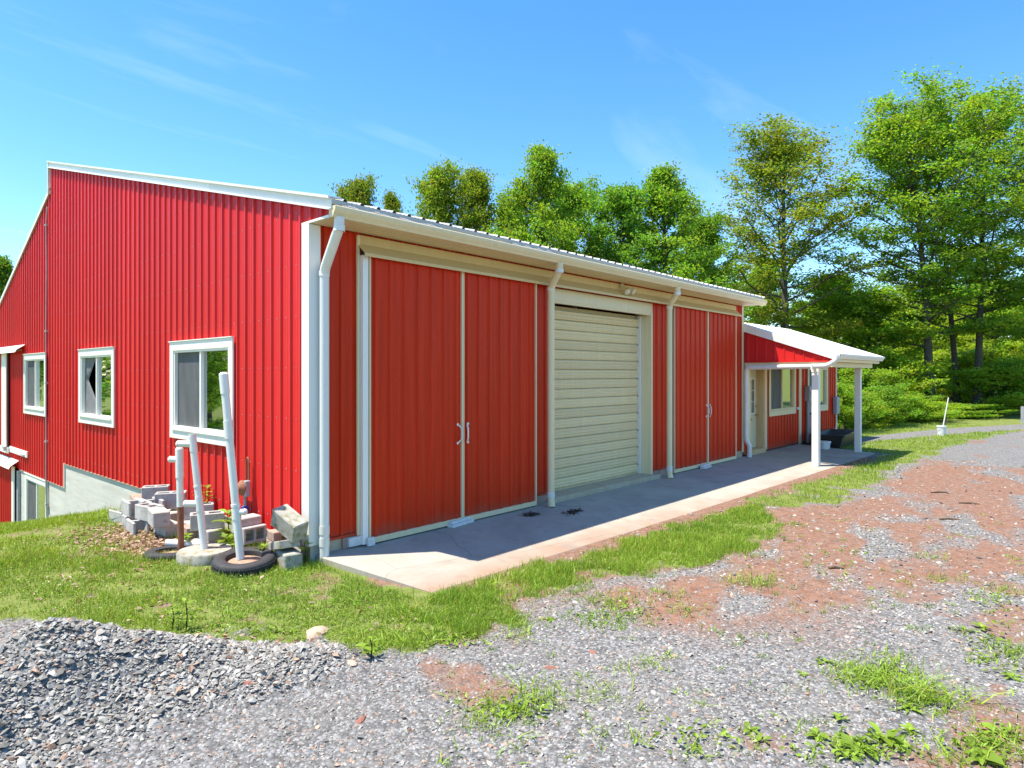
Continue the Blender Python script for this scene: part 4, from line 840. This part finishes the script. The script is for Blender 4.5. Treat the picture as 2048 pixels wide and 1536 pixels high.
for i, (u, v, sx, sy, mat, lab) in enumerate([(632, 1268, .16, .09, 'stone_tan', 'tan flat rock at the grass edge below the walk corner'), (702, 1325, .07, .045, 'stone_tan', 'small brown broken stone in the gravel by a weed'), (495, 1366, .055, .035, 'stone_red', 'flat red stone on the gravel pile slope'), (720, 1441, .06, .035, 'stone_red', 'flat red stone in the gravel near the bottom edge'), (1185, 1303, .05, .03, 'stone_red', 'flat orange red stone in the middle gravel'), (1100, 1336, .05, .03, 'stone_red', 'red stone fragment left of the middle one')]):
    p = on_ground(u, v); o = link('rock', rock_mesh('rock', 50+i, .42), M[mat]); o.location = (p.x, p.y, p.z-.002); o.scale = (sx, sy, max(sx, sy)*.8); o.rotation_euler = (.1, .05, .4+i); tag(o, lab, 'stone', 'loose stones on the gravel')

# ================================================================== GRAVEL
def scatter(n, x0, x1, y0, y1): return RNG.uniform(x0, x1, n), RNG.uniform(y0, y1, n)
def camdist(x, y): return np.hypot(x-CAM.x, y-CAM.y)
def in_view(x, y, pad=.12):
    dx_, dy_ = x-CAM.x, y-CAM.y; f_ = dx_*FW.x+dy_*FW.y; r_ = dx_*RT.x+dy_*RT.y
    return (f_ > .5) & (np.abs(r_) < f_*(1024/FPX+pad)+1.2)
on_walk = lambda x, y: (x > .06) & (x < 16.45) & (y > -1.84-.02*x) & (y < .1) | (x > 0) & (y > 0) & (y < 18)
def stones(name, x, y, size, col, lift=.25):
    """angular chips: a squashed, jittered octahedron-like hull, 12 faces"""
    n = len(x); base = np.array([(1, .1, .1), (.3, .95, 0), (-.85, .5, .1), (-.7, -.7, 0), (.35, -.95, .1), (.25, .15, .8), (-.3, -.1, .75), (0, 0, -.7)])
    F = np.array([(0, 1, 5), (1, 2, 5), (2, 6, 5), (2, 3, 6), (3, 4, 6), (4, 5, 6), (4, 0, 5), (1, 0, 7), (2, 1, 7), (3, 2, 7), (4, 3, 7), (0, 4, 7)])
    P = base[None]*(1+RNG.uniform(-.28, .28, (n, 8, 3))); P = P*size[:, None, None]*RNG.uniform(.6, 1.15, (n, 1, 3))*np.array([1, .8, .62])
    a = RNG.uniform(0, 2*PI, n); c, s = np.cos(a), np.sin(a); tx = RNG.normal(0, .35, n); ty = RNG.normal(0, .35, n)
    Xr = P[..., 0]*c[:, None]-P[..., 1]*s[:, None]; Yr = P[..., 0]*s[:, None]+P[..., 1]*c[:, None]; Zr = P[..., 2]+Xr*tx[:, None]+Yr*ty[:, None]
    z = terr(x, y); V = np.stack([Xr+x[:, None], Yr+y[:, None], Zr+(z+size*lift)[:, None]], -1).reshape(-1, 3)
    Q_ = (F[None]+(np.arange(n)*8)[:, None, None]).reshape(-1, 3)
    return link(name, arr_mesh(name, V, Q_, np.repeat(col, 8, 0)), M['stone'])
def stone_cols(n, warm=.06):
    b_ = RNG.choice([.12, .19, .25, .31, .36], n, p=[.12, .26, .30, .22, .10])*RNG.uniform(.85, 1.15, n); c = np.stack([b_*1.22, b_*1.16, b_*1.04], -1)
    k = RNG.random(n) < warm; c[k] = c[k]*np.array([1.15, .82, .66]); return c
x, y = scatter(120000, -6.2, -.6, -4.6, -.2); pl = pile(x, y); k = (RNG.random(len(x)) < sstep(.025, .09, pl)) & in_view(x, y); x, y = x[k], y[k]
sz = np.clip(RNG.lognormal(-4.35, .45, len(x)), .006, .042); tag(stones('gravel_pile', x, y, sz, stone_cols(len(x)), .15), 'heap of loose grey crushed stone in the bottom left corner', 'gravel', kind='stuff')
x, y = scatter(400000, -7, 16, -9, .6); g_, d_ = masks(x, y); dc_ = camdist(x, y)
k = in_view(x, y) & ~on_walk(x, y) & (RNG.random(len(x)) < np.clip((1-g_*1.6), 0.01, 1)*np.clip(1-.82*d_, .05, 1)*np.clip((4.6/dc_)**1.7, 0, 1)) & (pile(x, y) < .06)
x, y = x[k], y[k]; sz = np.clip(RNG.lognormal(-4.75, .42, len(x)), .0045, .026)*np.clip(camdist(x, y)/5.5, 1, 1.6)
tag(stones('gravel', x, y, sz, stone_cols(len(x), .14), .08), 'loose grey gravel spread over the drive', 'gravel', kind='stuff')

# ================================================================== GRASS, WEEDS, DEAD LEAVES
def blades(name, x, y, h, w, col, lean=.45, z=None):
    n = len(x); a = RNG.uniform(0, 2*PI, n); la = RNG.uniform(0, 2*PI, n); ln = np.abs(RNG.normal(0, lean, n))*h
    wx, wy = np.cos(a)*w/2, np.sin(a)*w/2; lx, ly = np.cos(la)*ln, np.sin(la)*ln; z = terr(x, y)-.005 if z is None else z
    def row(t, wf): return [np.stack([x+lx*t*t+s*wx*wf, y+ly*t*t+s*wy*wf, z+h*(t-.22*t*t*np.minimum(1, ln/h))], -1) for s in (-1, 1)]
    V = np.stack(row(0, 1)+row(.55, .8)+row(1, .12), 1).reshape(-1, 3); b_ = np.arange(n)[:, None]*6
    Q_ = np.concatenate([b_+np.array([0, 1, 3, 2]), b_+np.array([2, 3, 5, 4])], 0)
    return link(name, arr_mesh(name, V, Q_, np.repeat(col, 6, 0)), M['grass'])
def grass_cols(x, y, dry=.12):
    n = len(x); p = fbm(x, y, .9, 40); b_ = RNG.uniform(.6, 1.25, n)*(.78+.5*p); c = np.stack([b_*(1.0+.25*(p-.5)), b_, b_*.85], -1)
    k = RNG.random(n) < dry; c[k] = np.array([1.9, 1.15, 1.7])*RNG.uniform(.5, 1.0, (k.sum(), 1)); return c
def grass_pts(n, x0, x1, y0, y1, ref, pw=1.5):
    x, y = scatter(n, x0, x1, y0, y1); g_, _ = masks(x, y)
    bare = fbm(x, y, 3.4, 60); k = in_view(x, y) & ~on_walk(x, y) & (RNG.random(n) < g_**1.3*np.clip(1.25-1.1*sstep(.50, .68, bare), .12, 1)*np.clip((ref/camdist(x, y))**pw, 0, 1)) & (pile(x, y) < .05); return x[k], y[k]
GL = [grass_pts(330000, -6.5, .1, -3.2, 9, 6.5), grass_pts(150000, -.2, 7, -4.2, -1.9, 6.5), grass_pts(240000, 6, 30, -6.5, .2, 9.0), grass_pts(60000, -9, 0, 9, 19, 9.0)]
x = np.concatenate([g[0] for g in GL]); y = np.concatenate([g[1] for g in GL]); dd_ = camdist(x, y)
hn = fbm(x, y, 1.3, 70); h = RNG.uniform(.025, .075, len(x))*(.35+2.6*hn**2.2)+.012; h *= np.where((y < -1.9) & (x > -.4) & (x < 4), 1.3, 1); w = RNG.uniform(.0035, .007, len(x))*np.clip(dd_/7, 1, 3.2)
tag(blades('lawn_grass', x, y, h, w, grass_cols(x, y)), 'short green and yellowish grass of the lawn and verge', 'grass', kind='stuff')
# taller tufts along edges, and sparse tufts in the gravel
tx, ty, th = [], [], []
TUFT = [(1040, 1272, .12, 40), (1240, 1205, .08, 40), (1200, 1200, .09, 45), (1180, 1245, .07, 45), (1240, 1238, .09, 50), (1330, 1190, .07, 50), (1370, 1220, .08, 30), (1480, 1165, .08, 45), (1520, 1168, .17, 45), (1060, 1400, .14, 60), (1010, 1425, .08, 60), (960, 1440, .08, 50), (1195, 1390, .10, 25), (1250, 1340, .08, 14), (1290, 1325, .07, 14), (1770, 1370, .12, 60), (1830, 1390, .20, 70), (1880, 1400, .17, 50), (1720, 1360, .10, 70), (1690, 1345, .07, 40), (1800, 1330, .09, 40), (2020, 1310, .12, 50), (1740, 1330, .08, 30), (1590, 1050, .06, 50), (1860, 1115, .06, 40), (1890, 1160, .07, 40), (2030, 1505, .15, 70), (2000, 1180, .05, 50), (1960, 1195, .05, 40), (1300, 1335, .06, 10), (1890, 1515, .10, 40), (800, 1280, .13, 70), (830, 1240, .16, 90), (720, 1200, .15, 80), (780, 1160, .14, 80), (850, 1180, .15, 70), (640, 1110, .16, 40), (900, 1190, .15, 60), (960, 1175, .13, 80), (1020, 1165, .13, 70), (1100, 1150, .11, 70), (1310, 1130, .09, 60), (560, 1190, .13, 60), (200, 1040, .2, 60), (225, 1030, .24, 60), (480, 1230, .12, 60), (300, 1200, .10, 60), (120, 1180, .10, 70)]
for (u, v, hh, n) in TUFT:
    p = on_ground(u, v); r = .05+.0012*n; tx.append(RNG.normal(p.x, r, n*2)); ty.append(RNG.normal(p.y, r, n*2)); th.append(RNG.uniform(.35, 1, n*2)*hh)
for (u0, u1, v0, v1, n) in ((880, 2048, 1210, 1536, 130), (1550, 2048, 1030, 1230, 70), (950, 1350, 1180, 1260, 40)):
    for _ in range(n):
        p = on_ground(random.uniform(u0, u1), random.uniform(v0, v1)); k = random.randint(4, 14); tx.append(RNG.normal(p.x, .03, k)); ty.append(RNG.normal(p.y, .03, k)); th.append(RNG.uniform(.02, .06, k))
tx, ty, th = np.concatenate(tx), np.concatenate(ty), np.concatenate(th); k = ~on_walk(tx, ty+.05); tx, ty, th = tx[k], ty[k], th[k]
tag(blades('grass_tufts', tx, ty, th, RNG.uniform(.005, .011, len(tx)), grass_cols(tx, ty, .08), 1.25), 'scattered grass tufts in the gravel and along the walk', 'grass', kind='stuff')
# small clover-like leaves between the blades
x, y = grass_pts(120000, -4.5, 6.5, -4.2, 4, 5.5, 2.0)
def leaflets(name, P, size, col, mat, tilt=.5, aspect=.55, normal=None):
    """folded diamond leaves, 2 triangles each side of the midrib joined as one quad"""
    n = len(P); a = RNG.uniform(0, 2*PI, n); d = np.stack([np.cos(a), np.sin(a), RNG.normal(0, tilt, n)], -1); d /= np.linalg.norm(d, axis=1)[:, None]
    up = np.stack([RNG.normal(0, tilt, n), RNG.normal(0, tilt, n), np.ones(n)], -1); s = np.cross(d, up); s /= np.linalg.norm(s, axis=1)[:, None]+1e-9; nn_ = np.cross(s, d)
    L_ = size[:, None]; W = L_*aspect*.5
    V = np.stack([P-d*L_*.5, P+s*W+nn_*W*.35, P+d*L_*.5-nn_*L_*.12, P-s*W+nn_*W*.35], 1).reshape(-1, 3)
    Q_ = np.arange(n*4).reshape(-1, 4); return arr_mesh(name, V, Q_, np.repeat(col, 4, 0))
P = np.stack([x, y, terr(x, y)+RNG.uniform(.008, .04, len(x))], -1); cc = RNG.uniform(.6, 1.5, (len(x), 1))*np.array([[1.15, 1.05, .8]])
tag(link('clover', leaflets('clover', P, RNG.uniform(.012, .03, len(x)), cc, None, .35, .7), M['weed']), 'low clover and small weeds in the lawn', 'clover', kind='stuff')
# little broad leaves in weedy patches of the gravel
PX = []
for (u, v, ru, rv, n) in ((1760, 1355, 60, 22, 260), (1850, 1400, 50, 20, 160), (1020, 1420, 70, 22, 220), (1720, 1500, 100, 25, 260), (1960, 1490, 60, 30, 200), (1990, 1300, 50, 40, 140), (1230, 1225, 90, 20, 160), (900, 1285, 60, 14, 160), (1380, 1480, 120, 30, 90), (560, 1265, 60, 12, 80), (1640, 1130, 160, 40, 60), (2000, 1200, 60, 30, 90)):
    for _ in range(n): PX.append((random.gauss(u, ru*.6), random.gauss(v, rv*.6)))
P = np.array([tuple(on_ground(u, min(v, 1600))) for u, v in PX]); P[:, 2] += RNG.uniform(.008, .05, len(P))
tag(link('small_weeds', leaflets('small_weeds', P, RNG.uniform(.02, .065, len(P)), RNG.uniform(.6, 1.5, (len(P), 1))*np.array([[1.2, 1.05, .9]]), None, .5, .45), M['weed']), 'low leafy weeds sprinkled through the gravel', 'weeds', kind='stuff')
# dead leaves round the blocks
n = 1700; x = RNG.normal(-.95, .36, n); y = RNG.normal(2.4, .75, n); x2 = RNG.uniform(-2.5, 1.2, 380); y2 = RNG.uniform(-2.6, 1.5, 380); x = np.concatenate([x, x2]); y = np.concatenate([y, y2]); k = (x < -.1) | (y < -2.4); x, y = x[k], y[k]; n = len(x)
cc = RNG.choice(3, n); cc = np.array([(.38, .25, .17), (.48, .35, .25), (.26, .15, .09)])[cc]*RNG.uniform(.7, 1.2, (n, 1))
tag(link('dead_leaves', leaflets('dead_leaves', np.stack([x, y, terr(x, y)+RNG.uniform(.005, .035, n)], -1), RNG.uniform(.035, .075, n), cc, None, .35, .6), M['litter']), 'dry brown leaves littered round the block heap', 'leaf litter', kind='stuff')
# debris clumps on the walk
for (u, v, r, lab) in ((1062, 1030, .13, 'dark clump of debris on the shaded walk left of the middle downspout'), (1145, 1023, .15, 'dark clump of dead leaves on the shaded walk below the roll-up door')):
    p = on_z(u, v, -.02); n = 160; P = np.stack([RNG.normal(p.x, r*.6, n), RNG.normal(p.y, r*.35, n), .05*p.y+np.abs(RNG.normal(0, .012, n))+.004], -1)
    o = link('debris_clump', leaflets('debris_clump', P, RNG.uniform(.02, .07, n), np.array([[.08, .055, .04]])*RNG.uniform(.5, 1.5, (n, 1)), None, .4, .35), M['litter']); tag(o, lab, 'debris')

# broad-leaved weeds, each its own plant
def weed(px, n, ln, wd, lift, label, tall=0, z=None, pos=None):
    p = Vector(pos) if pos else on_ground(*px); o = empty('weed', p, label, 'weed', 'single weeds'); r = random.Random(int(px[0]*7+px[1])); m = MB(); cols = []
    stems = MB()
    for i in range(n):
        a = 2*PI*i/n*(1.0 if not tall else 2.4)+r.uniform(-.4, .4); L_ = ln*r.uniform(.6, 1.1); e = lift*r.uniform(.5, 1.3); base = Vector((0, 0, tall*(.25+.75*i/n) if tall else .004))
        d = Vector((math.cos(a), math.sin(a), 0)); s = Vector((-d.y, d.x, r.uniform(-.5, .5))).normalized(); V = []; base = base+Vector((r.gauss(0, .1), r.gauss(0, .1), 0))*ln; wd_ = wd*r.uniform(.9, 1.5)
        for t_ in (0, .25, .5, .75, 1):
            c = base+d*(L_*t_*math.cos(e*(1-.5*t_)))+Vector((0, 0, L_*math.sin(e)*(t_-.65*t_*t_))); w_ = wd_*L_*(.12, .75, 1, .7, .04)[int(t_*4)]
            V += [c+s*w_*.5+Vector((0, 0, w_*.15)), c, c-s*w_*.5+Vector((0, 0, w_*.15))]
        m.add(V, [(j*3+k_, j*3+k_+1, j*3+k_+4, j*3+k_+3) for j in range(4) for k_ in range(2)]); cols += [r.uniform(.75, 1.35)]*15
    me = m.mesh('leaves', recalc=False); at = me.attributes.new('col', 'FLOAT_COLOR', 'POINT'); c4 = np.ones((len(cols), 4), np.float32); c4[:, :3] = np.array(cols)[:, None]*np.array([1.25, 1.1, .9]); at.data.foreach_set('color', c4.ravel())
    link('leaves', me, M['weed'], o, True)
    if tall: m = MB(); m.tube([(0, 0, 0), (.01, 0, tall*.5), (0, .01, tall)], [.006, .005, .003], 6); m.build('stem', M['weed'], o)
    return o
WEEDS = [((1710, 1500), 9, .20, .34, .7, 'large broad-leaved weed at the bottom edge, left of the pair'), ((1770, 1480), 9, .19, .36, .8, 'large broad-leaved weed at the bottom edge, right of the pair'), ((1635, 1475), 7, .14, .36, .6, 'leafy weed just left of the large bottom pair'), ((1820, 1465), 8, .12, .38, .7, 'bushy weed right of the large bottom pair'), ((1960, 1520), 8, .20, .34, .6, 'broad weed cut by the bottom right corner'), ((2005, 1470), 7, .17, .30, .6, 'drooping weed near the right edge above the corner'), ((1500, 1462), 6, .10, .38, .6, 'small rosette weed in the lower gravel, left of the bottom pair'), ((1525, 1480), 6, .09, .38, .6, 'small rosette weed touching the lower gravel rosette'), ((1650, 1325), 6, .12, .34, .4, 'flat weed with two wide leaves in open gravel'), ((1605, 1350), 5, .08, .4, .5, 'tiny weed below the flat two-leaved one'), ((1930, 1262), 7, .15, .36, .6, 'dark leafy weed on the red dirt near the right edge'), ((1965, 1258), 6, .14, .36, .9, 'upright weed beside the dark leafy one at right'), ((1820, 1420), 9, .13, .22, .3, 'flat blue-green weed under the tall grass tuft'), ((2025, 1355), 6, .13, .3, .4, 'low weed at the right edge on red dirt'), ((1680, 1440), 7, .10, .36, .6, 'small bright weed above the large bottom pair'), ((1385, 1500), 5, .08, .38, .6, 'tiny weed at the bottom of the middle gravel'), ((1100, 1240), 7, .09, .36, .4, 'low weed at the grass tip by the gravel'), ((980, 1240), 6, .10, .34, .7, 'broad weed among the grass below the walk')]
for px, n, ln, wd, lf, lab in WEEDS: weed(px, n, ln*.74, wd, lf, lab)
weed((742, 1318), 9, .13, .3, .3, 'dark upright weed with drooping leaves in the gravel edge', tall=.16)
weed((372, 1262), 12, .11, .24, .5, 'slim upright weed on the crest of the gravel pile', tall=.26); weed((345, 1258), 10, .09, .28, .5, 'shorter upright weed beside the slim one on the pile', tall=.20)
weed((410, 990), 18, .16, .34, .5, 'yellow-green seedling growing against the red wall above the blocks', tall=.42, pos=(-.14, 2.50, .12))
weed((455, 1060), 22, .17, .36, .4, 'bushy creeper between the middle and tall pipes', tall=.42, pos=(-.34, 1.36, gz(-.34, 1.36)))
weed((440, 1085), 18, .16, .38, .3, 'low leafy creeper at the foot of the tall pipe', tall=.2, pos=(-.52, 1.02, gz(-.52, 1.02)))
weed((383, 1070), 16, .13, .34, .6, 'leafy weed between the short and middle pipes', tall=.18, pos=(-.78, 1.55, gz(-.78, 1.55)))
weed((520, 1100), 14, .12, .42, .3, 'creeper leaves beside the tyre and chained block', tall=.12, pos=(-.36, .42, gz(-.36, .42)+.05))
weed((625, 1090), 16, .10, .4, .5, 'young creeper growing up beside the corner downspout', tall=.26, pos=(-.10, -.06, gz(-.1, -.06)))

# ================================================================== TREES
def make_tree(name, seed, H_, first, R_, limbs, leaf, per, shape='round', lean=(0, 0), r0=.2, dead=0, up=.55, gap=0.0, twigs=6, forks=0):
    """trunk, limbs and twigs as tapered tubes; leaves as sprays of small folded quads on the twigs"""
    r = np.random.default_rng(seed); W = MB(); C_ = []
    tp = []; ph = r.uniform(0, 6, 2)
    for i in range(9):
        t_ = i/8; tp.append(Vector((lean[0]*t_+.012*H_*math.sin(ph[0]+t_*5)*t_, lean[1]*t_+.012*H_*math.sin(ph[1]+t_*4)*t_, H_*.97*t_)))
    rad = lambda t_: r0*(1-.93*t_)**.85+.012
    W.tube(tp, [rad(i/8)*(1.35 if i == 0 else 1) for i in range(9)], 9)
    def tpos(t_): f_ = min(t_, .999)*8; i = int(f_); return tp[i].lerp(tp[i+1], f_-i)
    def prof(t_):
        q = (t_-first)/(1-first)
        if shape == 'round': return math.sin(PI*min(1, .18+.80*q))**.7
        if shape == 'cone': return (1-q)**.75*.95+.08
        if shape == 'vase': return .45+.65*math.sin(PI*min(1, .05+.9*q))
        return .5+.6*math.sin(PI*(.1+.85*q))
    az = r.uniform(0, 6)
    for i in range(limbs):
        q = (i+.5)/limbs; t_ = first+(1-first)*q**.9*.985; az += 2.39996+r.normal(0, .25)
        Ln = R_*prof(t_)*r.uniform(.6, 1.3); el = math.radians(8+55*q*up*1.6)+r.normal(0, .12); p = tpos(t_); pts = [p]
        d = Vector((math.cos(az)*math.cos(el), math.sin(az)*math.cos(el), math.sin(el)))
        for k in range(5):
            d = (d+Vector((r.normal(0, .12), r.normal(0, .12), .10*up+r.normal(0, .06)))).normalized(); pts.append(pts[-1]+d*Ln/5)
        br = rad(t_)*.42+.012; W.tube(pts, [br*(1-.85*k/5) for k in range(6)], 5, caps=False)
        if r.random() < dead: continue
        C_.append((pts[-1], .55))
        for k in range(twigs):
            f_ = 1.3+3.6*(k+r.uniform(0, .8))/twigs; j = min(int(f_), 4); b0 = pts[j].lerp(pts[j+1], f_-j); sd = 1 if k % 2 else -1
            dr = (pts[j+1]-pts[j]).normalized(); sv = dr.cross(Vector((0, 0, 1))).normalized()*sd
            tl = Ln*r.uniform(.22, .42)*(1.25-.15*f_); td = (dr*r.uniform(.4, .9)+sv*r.uniform(.6, 1.1)+Vector((0, 0, r.normal(.12, .25)))).normalized()
            m1 = b0+td*tl*.5+Vector((0, 0, .03*tl)); e1 = b0+td*tl
            W.tube([b0, m1, e1], [br*.3+.004, br*.2+.003, .003], 4, caps=False)
            if r.random() > gap:
                C_.append((e1, .5)); C_.append((m1, .42))
            if r.random() > .4+gap: C_.append((b0, .36))
    P_, Sz, Cl = [], [], []
    for c, s in C_:
        n = int(per*r.uniform(.6, 1.3)); rr = s*r.uniform(.7, 1.3)*(R_/4)**.5*.9; g = r.normal(0, 1, (n, 3))*np.array([.58, .58, .32])*rr; P_.append(np.array(c)+g); Sz.append(r.uniform(.7, 1.25, n)*leaf)
        b_ = r.uniform(.75, 1.3); tint = r.normal(0, .10); Cl.append(np.stack([b_*(1+tint)*r.uniform(.8, 1.2, n), b_*r.uniform(.85, 1.15, n), b_*(1-.3*tint)*r.uniform(.8, 1.2, n)], -1))
    P_ = np.concatenate(P_); Sz = np.concatenate(Sz); Cl = np.concatenate(Cl)
    wm = W.mesh(name+'_wood', recalc=False); wm.materials.append(M['bark'])
    for p in wm.polygons: p.use_smooth = True
    lm = leaflets(name+'_leaf', P_, Sz, Cl, None, 1.0, .66); lm.materials.append(M['leaf']); return wm, lm
def tree(meshes, loc, label, color=(1, 1, 1), sc=1.0, scz=None, rz=0.0, name='broadleaf_tree', group='trees round the barn', cat='tree', part2='crown', part1='trunk'):
    o = empty(name, loc, label, cat, group, rz); o.scale = (sc, sc, scz or sc)
    for nm, me in ((part1, meshes[0]), (part2, meshes[1])):
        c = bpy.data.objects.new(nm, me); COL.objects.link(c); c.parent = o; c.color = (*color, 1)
    return o
def spot(u, d): p = CAM+ray(u, HY)*d; return Vector((p.x, p.y, gz(p.x, p.y)-.1))
def h_for(v, d, base): return CAMH+(HY-v)/FPX*d-base.z
TA = make_tree('maple_a', 3, 13.5, .18, 3.9, 40, .16, 44, 'round', r0=.20, up=.75, twigs=6)
TB = make_tree('maple_b', 8, 13.5, .18, 4.4, 42, .16, 44, 'cone', r0=.20, up=.75, twigs=6)
TO = make_tree('oak', 15, 17, .27, 5.0, 40, .15, 50, 'vase', r0=.19, dead=.06, up=.85, gap=.16, twigs=8, lean=(.3, -.2))
TM = make_tree('tall_maple', 21, 18.5, .25, 5.6, 42, .155, 62, 'vase', r0=.19, up=.62, gap=.22, twigs=8, lean=(-.9, .5))
TN = make_tree('slender_maple', 27, 18, .27, 4.8, 36, .155, 58, 'vase', r0=.17, up=.7, gap=.22, twigs=7, lean=(.5, -1.0))
SH = make_tree('shrub', 33, 2.6, .05, 1.7, 26, .12, 34, 'round', r0=.04, up=.6, twigs=5)
SH2 = make_tree('shrub_b', 39, 3.4, .04, 2.1, 28, .13, 34, 'round', r0=.05, up=.7, twigs=5)
EXT = {}
def extent(me):
    if me.name not in EXT:
        co = np.empty(len(me.vertices)*3, np.float32); me.vertices.foreach_get('co', co); co = co.reshape(-1, 3); r_ = np.hypot(co[:, 0]-co[:, 0].mean(), co[:, 1]-co[:, 1].mean()); EXT[me.name] = (np.percentile(co[:, 2], 99.9), 2*np.percentile(r_, 93))
    return EXT[me.name]
def place(meshes, width, u, d, vtop, label, color=(1, 1, 1), rz=0.0, **kw):
    """width: crown width in picture pixels at distance d"""
    p = spot(u, d); hz, wx = extent(meshes[1]); return tree(meshes, p, label, color, width*d/FPX/wx, h_for(vtop, d, p)/hz, rz, **kw)
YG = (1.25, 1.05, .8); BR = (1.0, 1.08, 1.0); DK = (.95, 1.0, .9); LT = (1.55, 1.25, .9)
place(TA, 150, 712, 36, 352, 'olive tree top just peeking over the roof, left of the others', (1.15, .88, .8), 1.0)
place(TB, 130, 783, 38, 385, 'thin sparse tree tip barely showing above the roof edge', (1.25, .95, .85), 2.0)
place(TA, 170, 872, 33, 330, 'left half of the twin-crowned tree behind the roof', YG, .3); place(TA, 165, 952, 34, 333, 'right half of the twin-crowned tree behind the roof', (1.2, .95, .75), 2.6)
place(TB, 230, 1085, 33, 292, 'bright pointed tree tallest in the middle behind the roof', (1.2, 1.15, .9), .8); place(TA, 190, 1150, 36, 362, 'rounded bright tree right of the pointed one', (1.15, 1.12, .9), 4.0); place(TA, 180, 1025, 37, 395, 'low leafy tree filling the gap left of the pointed one', (1.1, 1.05, .9), 5.0)
place(TA, 210, 1240, 34, 366, 'dense dark green round tree behind the middle of the roof', (.9, 1.05, 1.0), 1.7); place(TB, 250, 1325, 35, 335, 'airy tree with a narrow top over the far roof', (1.05, 1.08, .9), 3.1); place(TA, 180, 1400, 38, 430, 'low tree filling below the airy one at the roof end', (.9, 1.0, .9), .6)
place(TO, 330, 1568, 38, 226, 'tall olive oak with a bare lower trunk behind the porch', (1.1, .85, .75), .4)
place(TM, 400, 1862, 36, 190, 'big spreading maple with a straight trunk behind the lawn', (1.1, 1.08, .9), .0); place(TN, 320, 1953, 36, 158, 'tall maple with leaning twin trunk, highest at right', (1.1, 1.06, .9), .9); place(TN, 260, 1916, 37.5, 182, 'maple between the two big trunks, leaning left', (1.0, 1.0, .9), 3.4); place(TM, 330, 2110, 36, 205, 'tree at the right edge with only its outer branches showing', (1.0, .98, .9), 2.0)
place(TA, 210, 1670, 42, 545, 'smaller tree between the oak and the big maple', (1.3, 1.25, .9), 2.2); place(TB, 190, 1530, 45, 515, 'short tree behind the foot of the oak', (1.15, 1.15, .9), 1.2); place(TA, 190, 1735, 40, 590, 'understorey tree above the porch roof end', (1.35, 1.3, .9), .2)
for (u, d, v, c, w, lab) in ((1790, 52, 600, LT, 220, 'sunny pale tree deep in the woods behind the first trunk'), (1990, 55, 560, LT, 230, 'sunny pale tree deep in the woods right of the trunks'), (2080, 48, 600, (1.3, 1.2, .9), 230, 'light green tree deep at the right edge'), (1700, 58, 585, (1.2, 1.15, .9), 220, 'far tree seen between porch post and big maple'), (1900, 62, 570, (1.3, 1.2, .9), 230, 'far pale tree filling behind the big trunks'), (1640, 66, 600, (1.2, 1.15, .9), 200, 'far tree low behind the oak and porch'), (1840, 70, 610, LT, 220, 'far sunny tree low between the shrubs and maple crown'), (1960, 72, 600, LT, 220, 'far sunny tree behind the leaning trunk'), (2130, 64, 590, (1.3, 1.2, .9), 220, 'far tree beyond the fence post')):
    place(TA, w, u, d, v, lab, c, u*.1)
place(TB, 160, 2, 46, 512, 'tree showing beyond the left roof slope', (.8, .85, .8), .5)
SHR = [(1690, 25.5, 770, 0, 'leafy shrub at the annex corner behind the far post'), (1725, 27, 790, 1, 'light shrub just right of the far porch post'), (1765, 28, 775, 0, 'shrub left of the pale flowering one'), (1805, 30, 792, 1, 'shrub in front of the first big trunk'), (1850, 31, 808, 0, 'shrub at the foot of the straight maple trunk'), (1900, 33, 812, 1, 'dark shrub between the maple trunks'), (1945, 33.5, 815, 0, 'low shrub right of the bucket pole'), (1990, 36, 770, 1, 'bright shrub right of the twin trunk'), (2040, 37, 760, 0, 'bright shrub at the right edge behind the fence post'), (1710, 33, 735, 1, 'taller shrub behind the annex end'), (1780, 36, 740, 0, 'tall back shrub in shade of the maple'), (1960, 42, 735, 1, 'tall sunny shrub in the back right'), (2030, 44, 720, 0, 'tallest sunny shrub at the back right edge'), (1880, 44, 745, 1, 'back shrub between the trunks')]
for i, (u, d, v, k, lab) in enumerate(SHR):
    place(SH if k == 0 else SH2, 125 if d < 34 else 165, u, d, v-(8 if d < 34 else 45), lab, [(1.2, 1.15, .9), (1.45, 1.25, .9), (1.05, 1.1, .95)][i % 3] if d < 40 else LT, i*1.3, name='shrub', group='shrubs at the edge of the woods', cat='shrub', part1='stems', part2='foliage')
# trees west of the barn: seen only as reflections in the gable windows
for i, (x, y, c) in enumerate(((-15, 40, BR), (-21, 52, (1, 1, .9)), (-10, 48, BR), (-27, 66, DK), (-9, 60, BR), (-32, 58, BR))):
    z = gz(x, y); tree((TA, TB)[i % 2], (x, y, z), ['nearest', 'second', 'third', 'fourth', 'fifth', 'farthest'][i]+' tree mirrored in the gable windows, beyond the left edge', c, 1.0+.1*(i % 3), None, i*1.1)
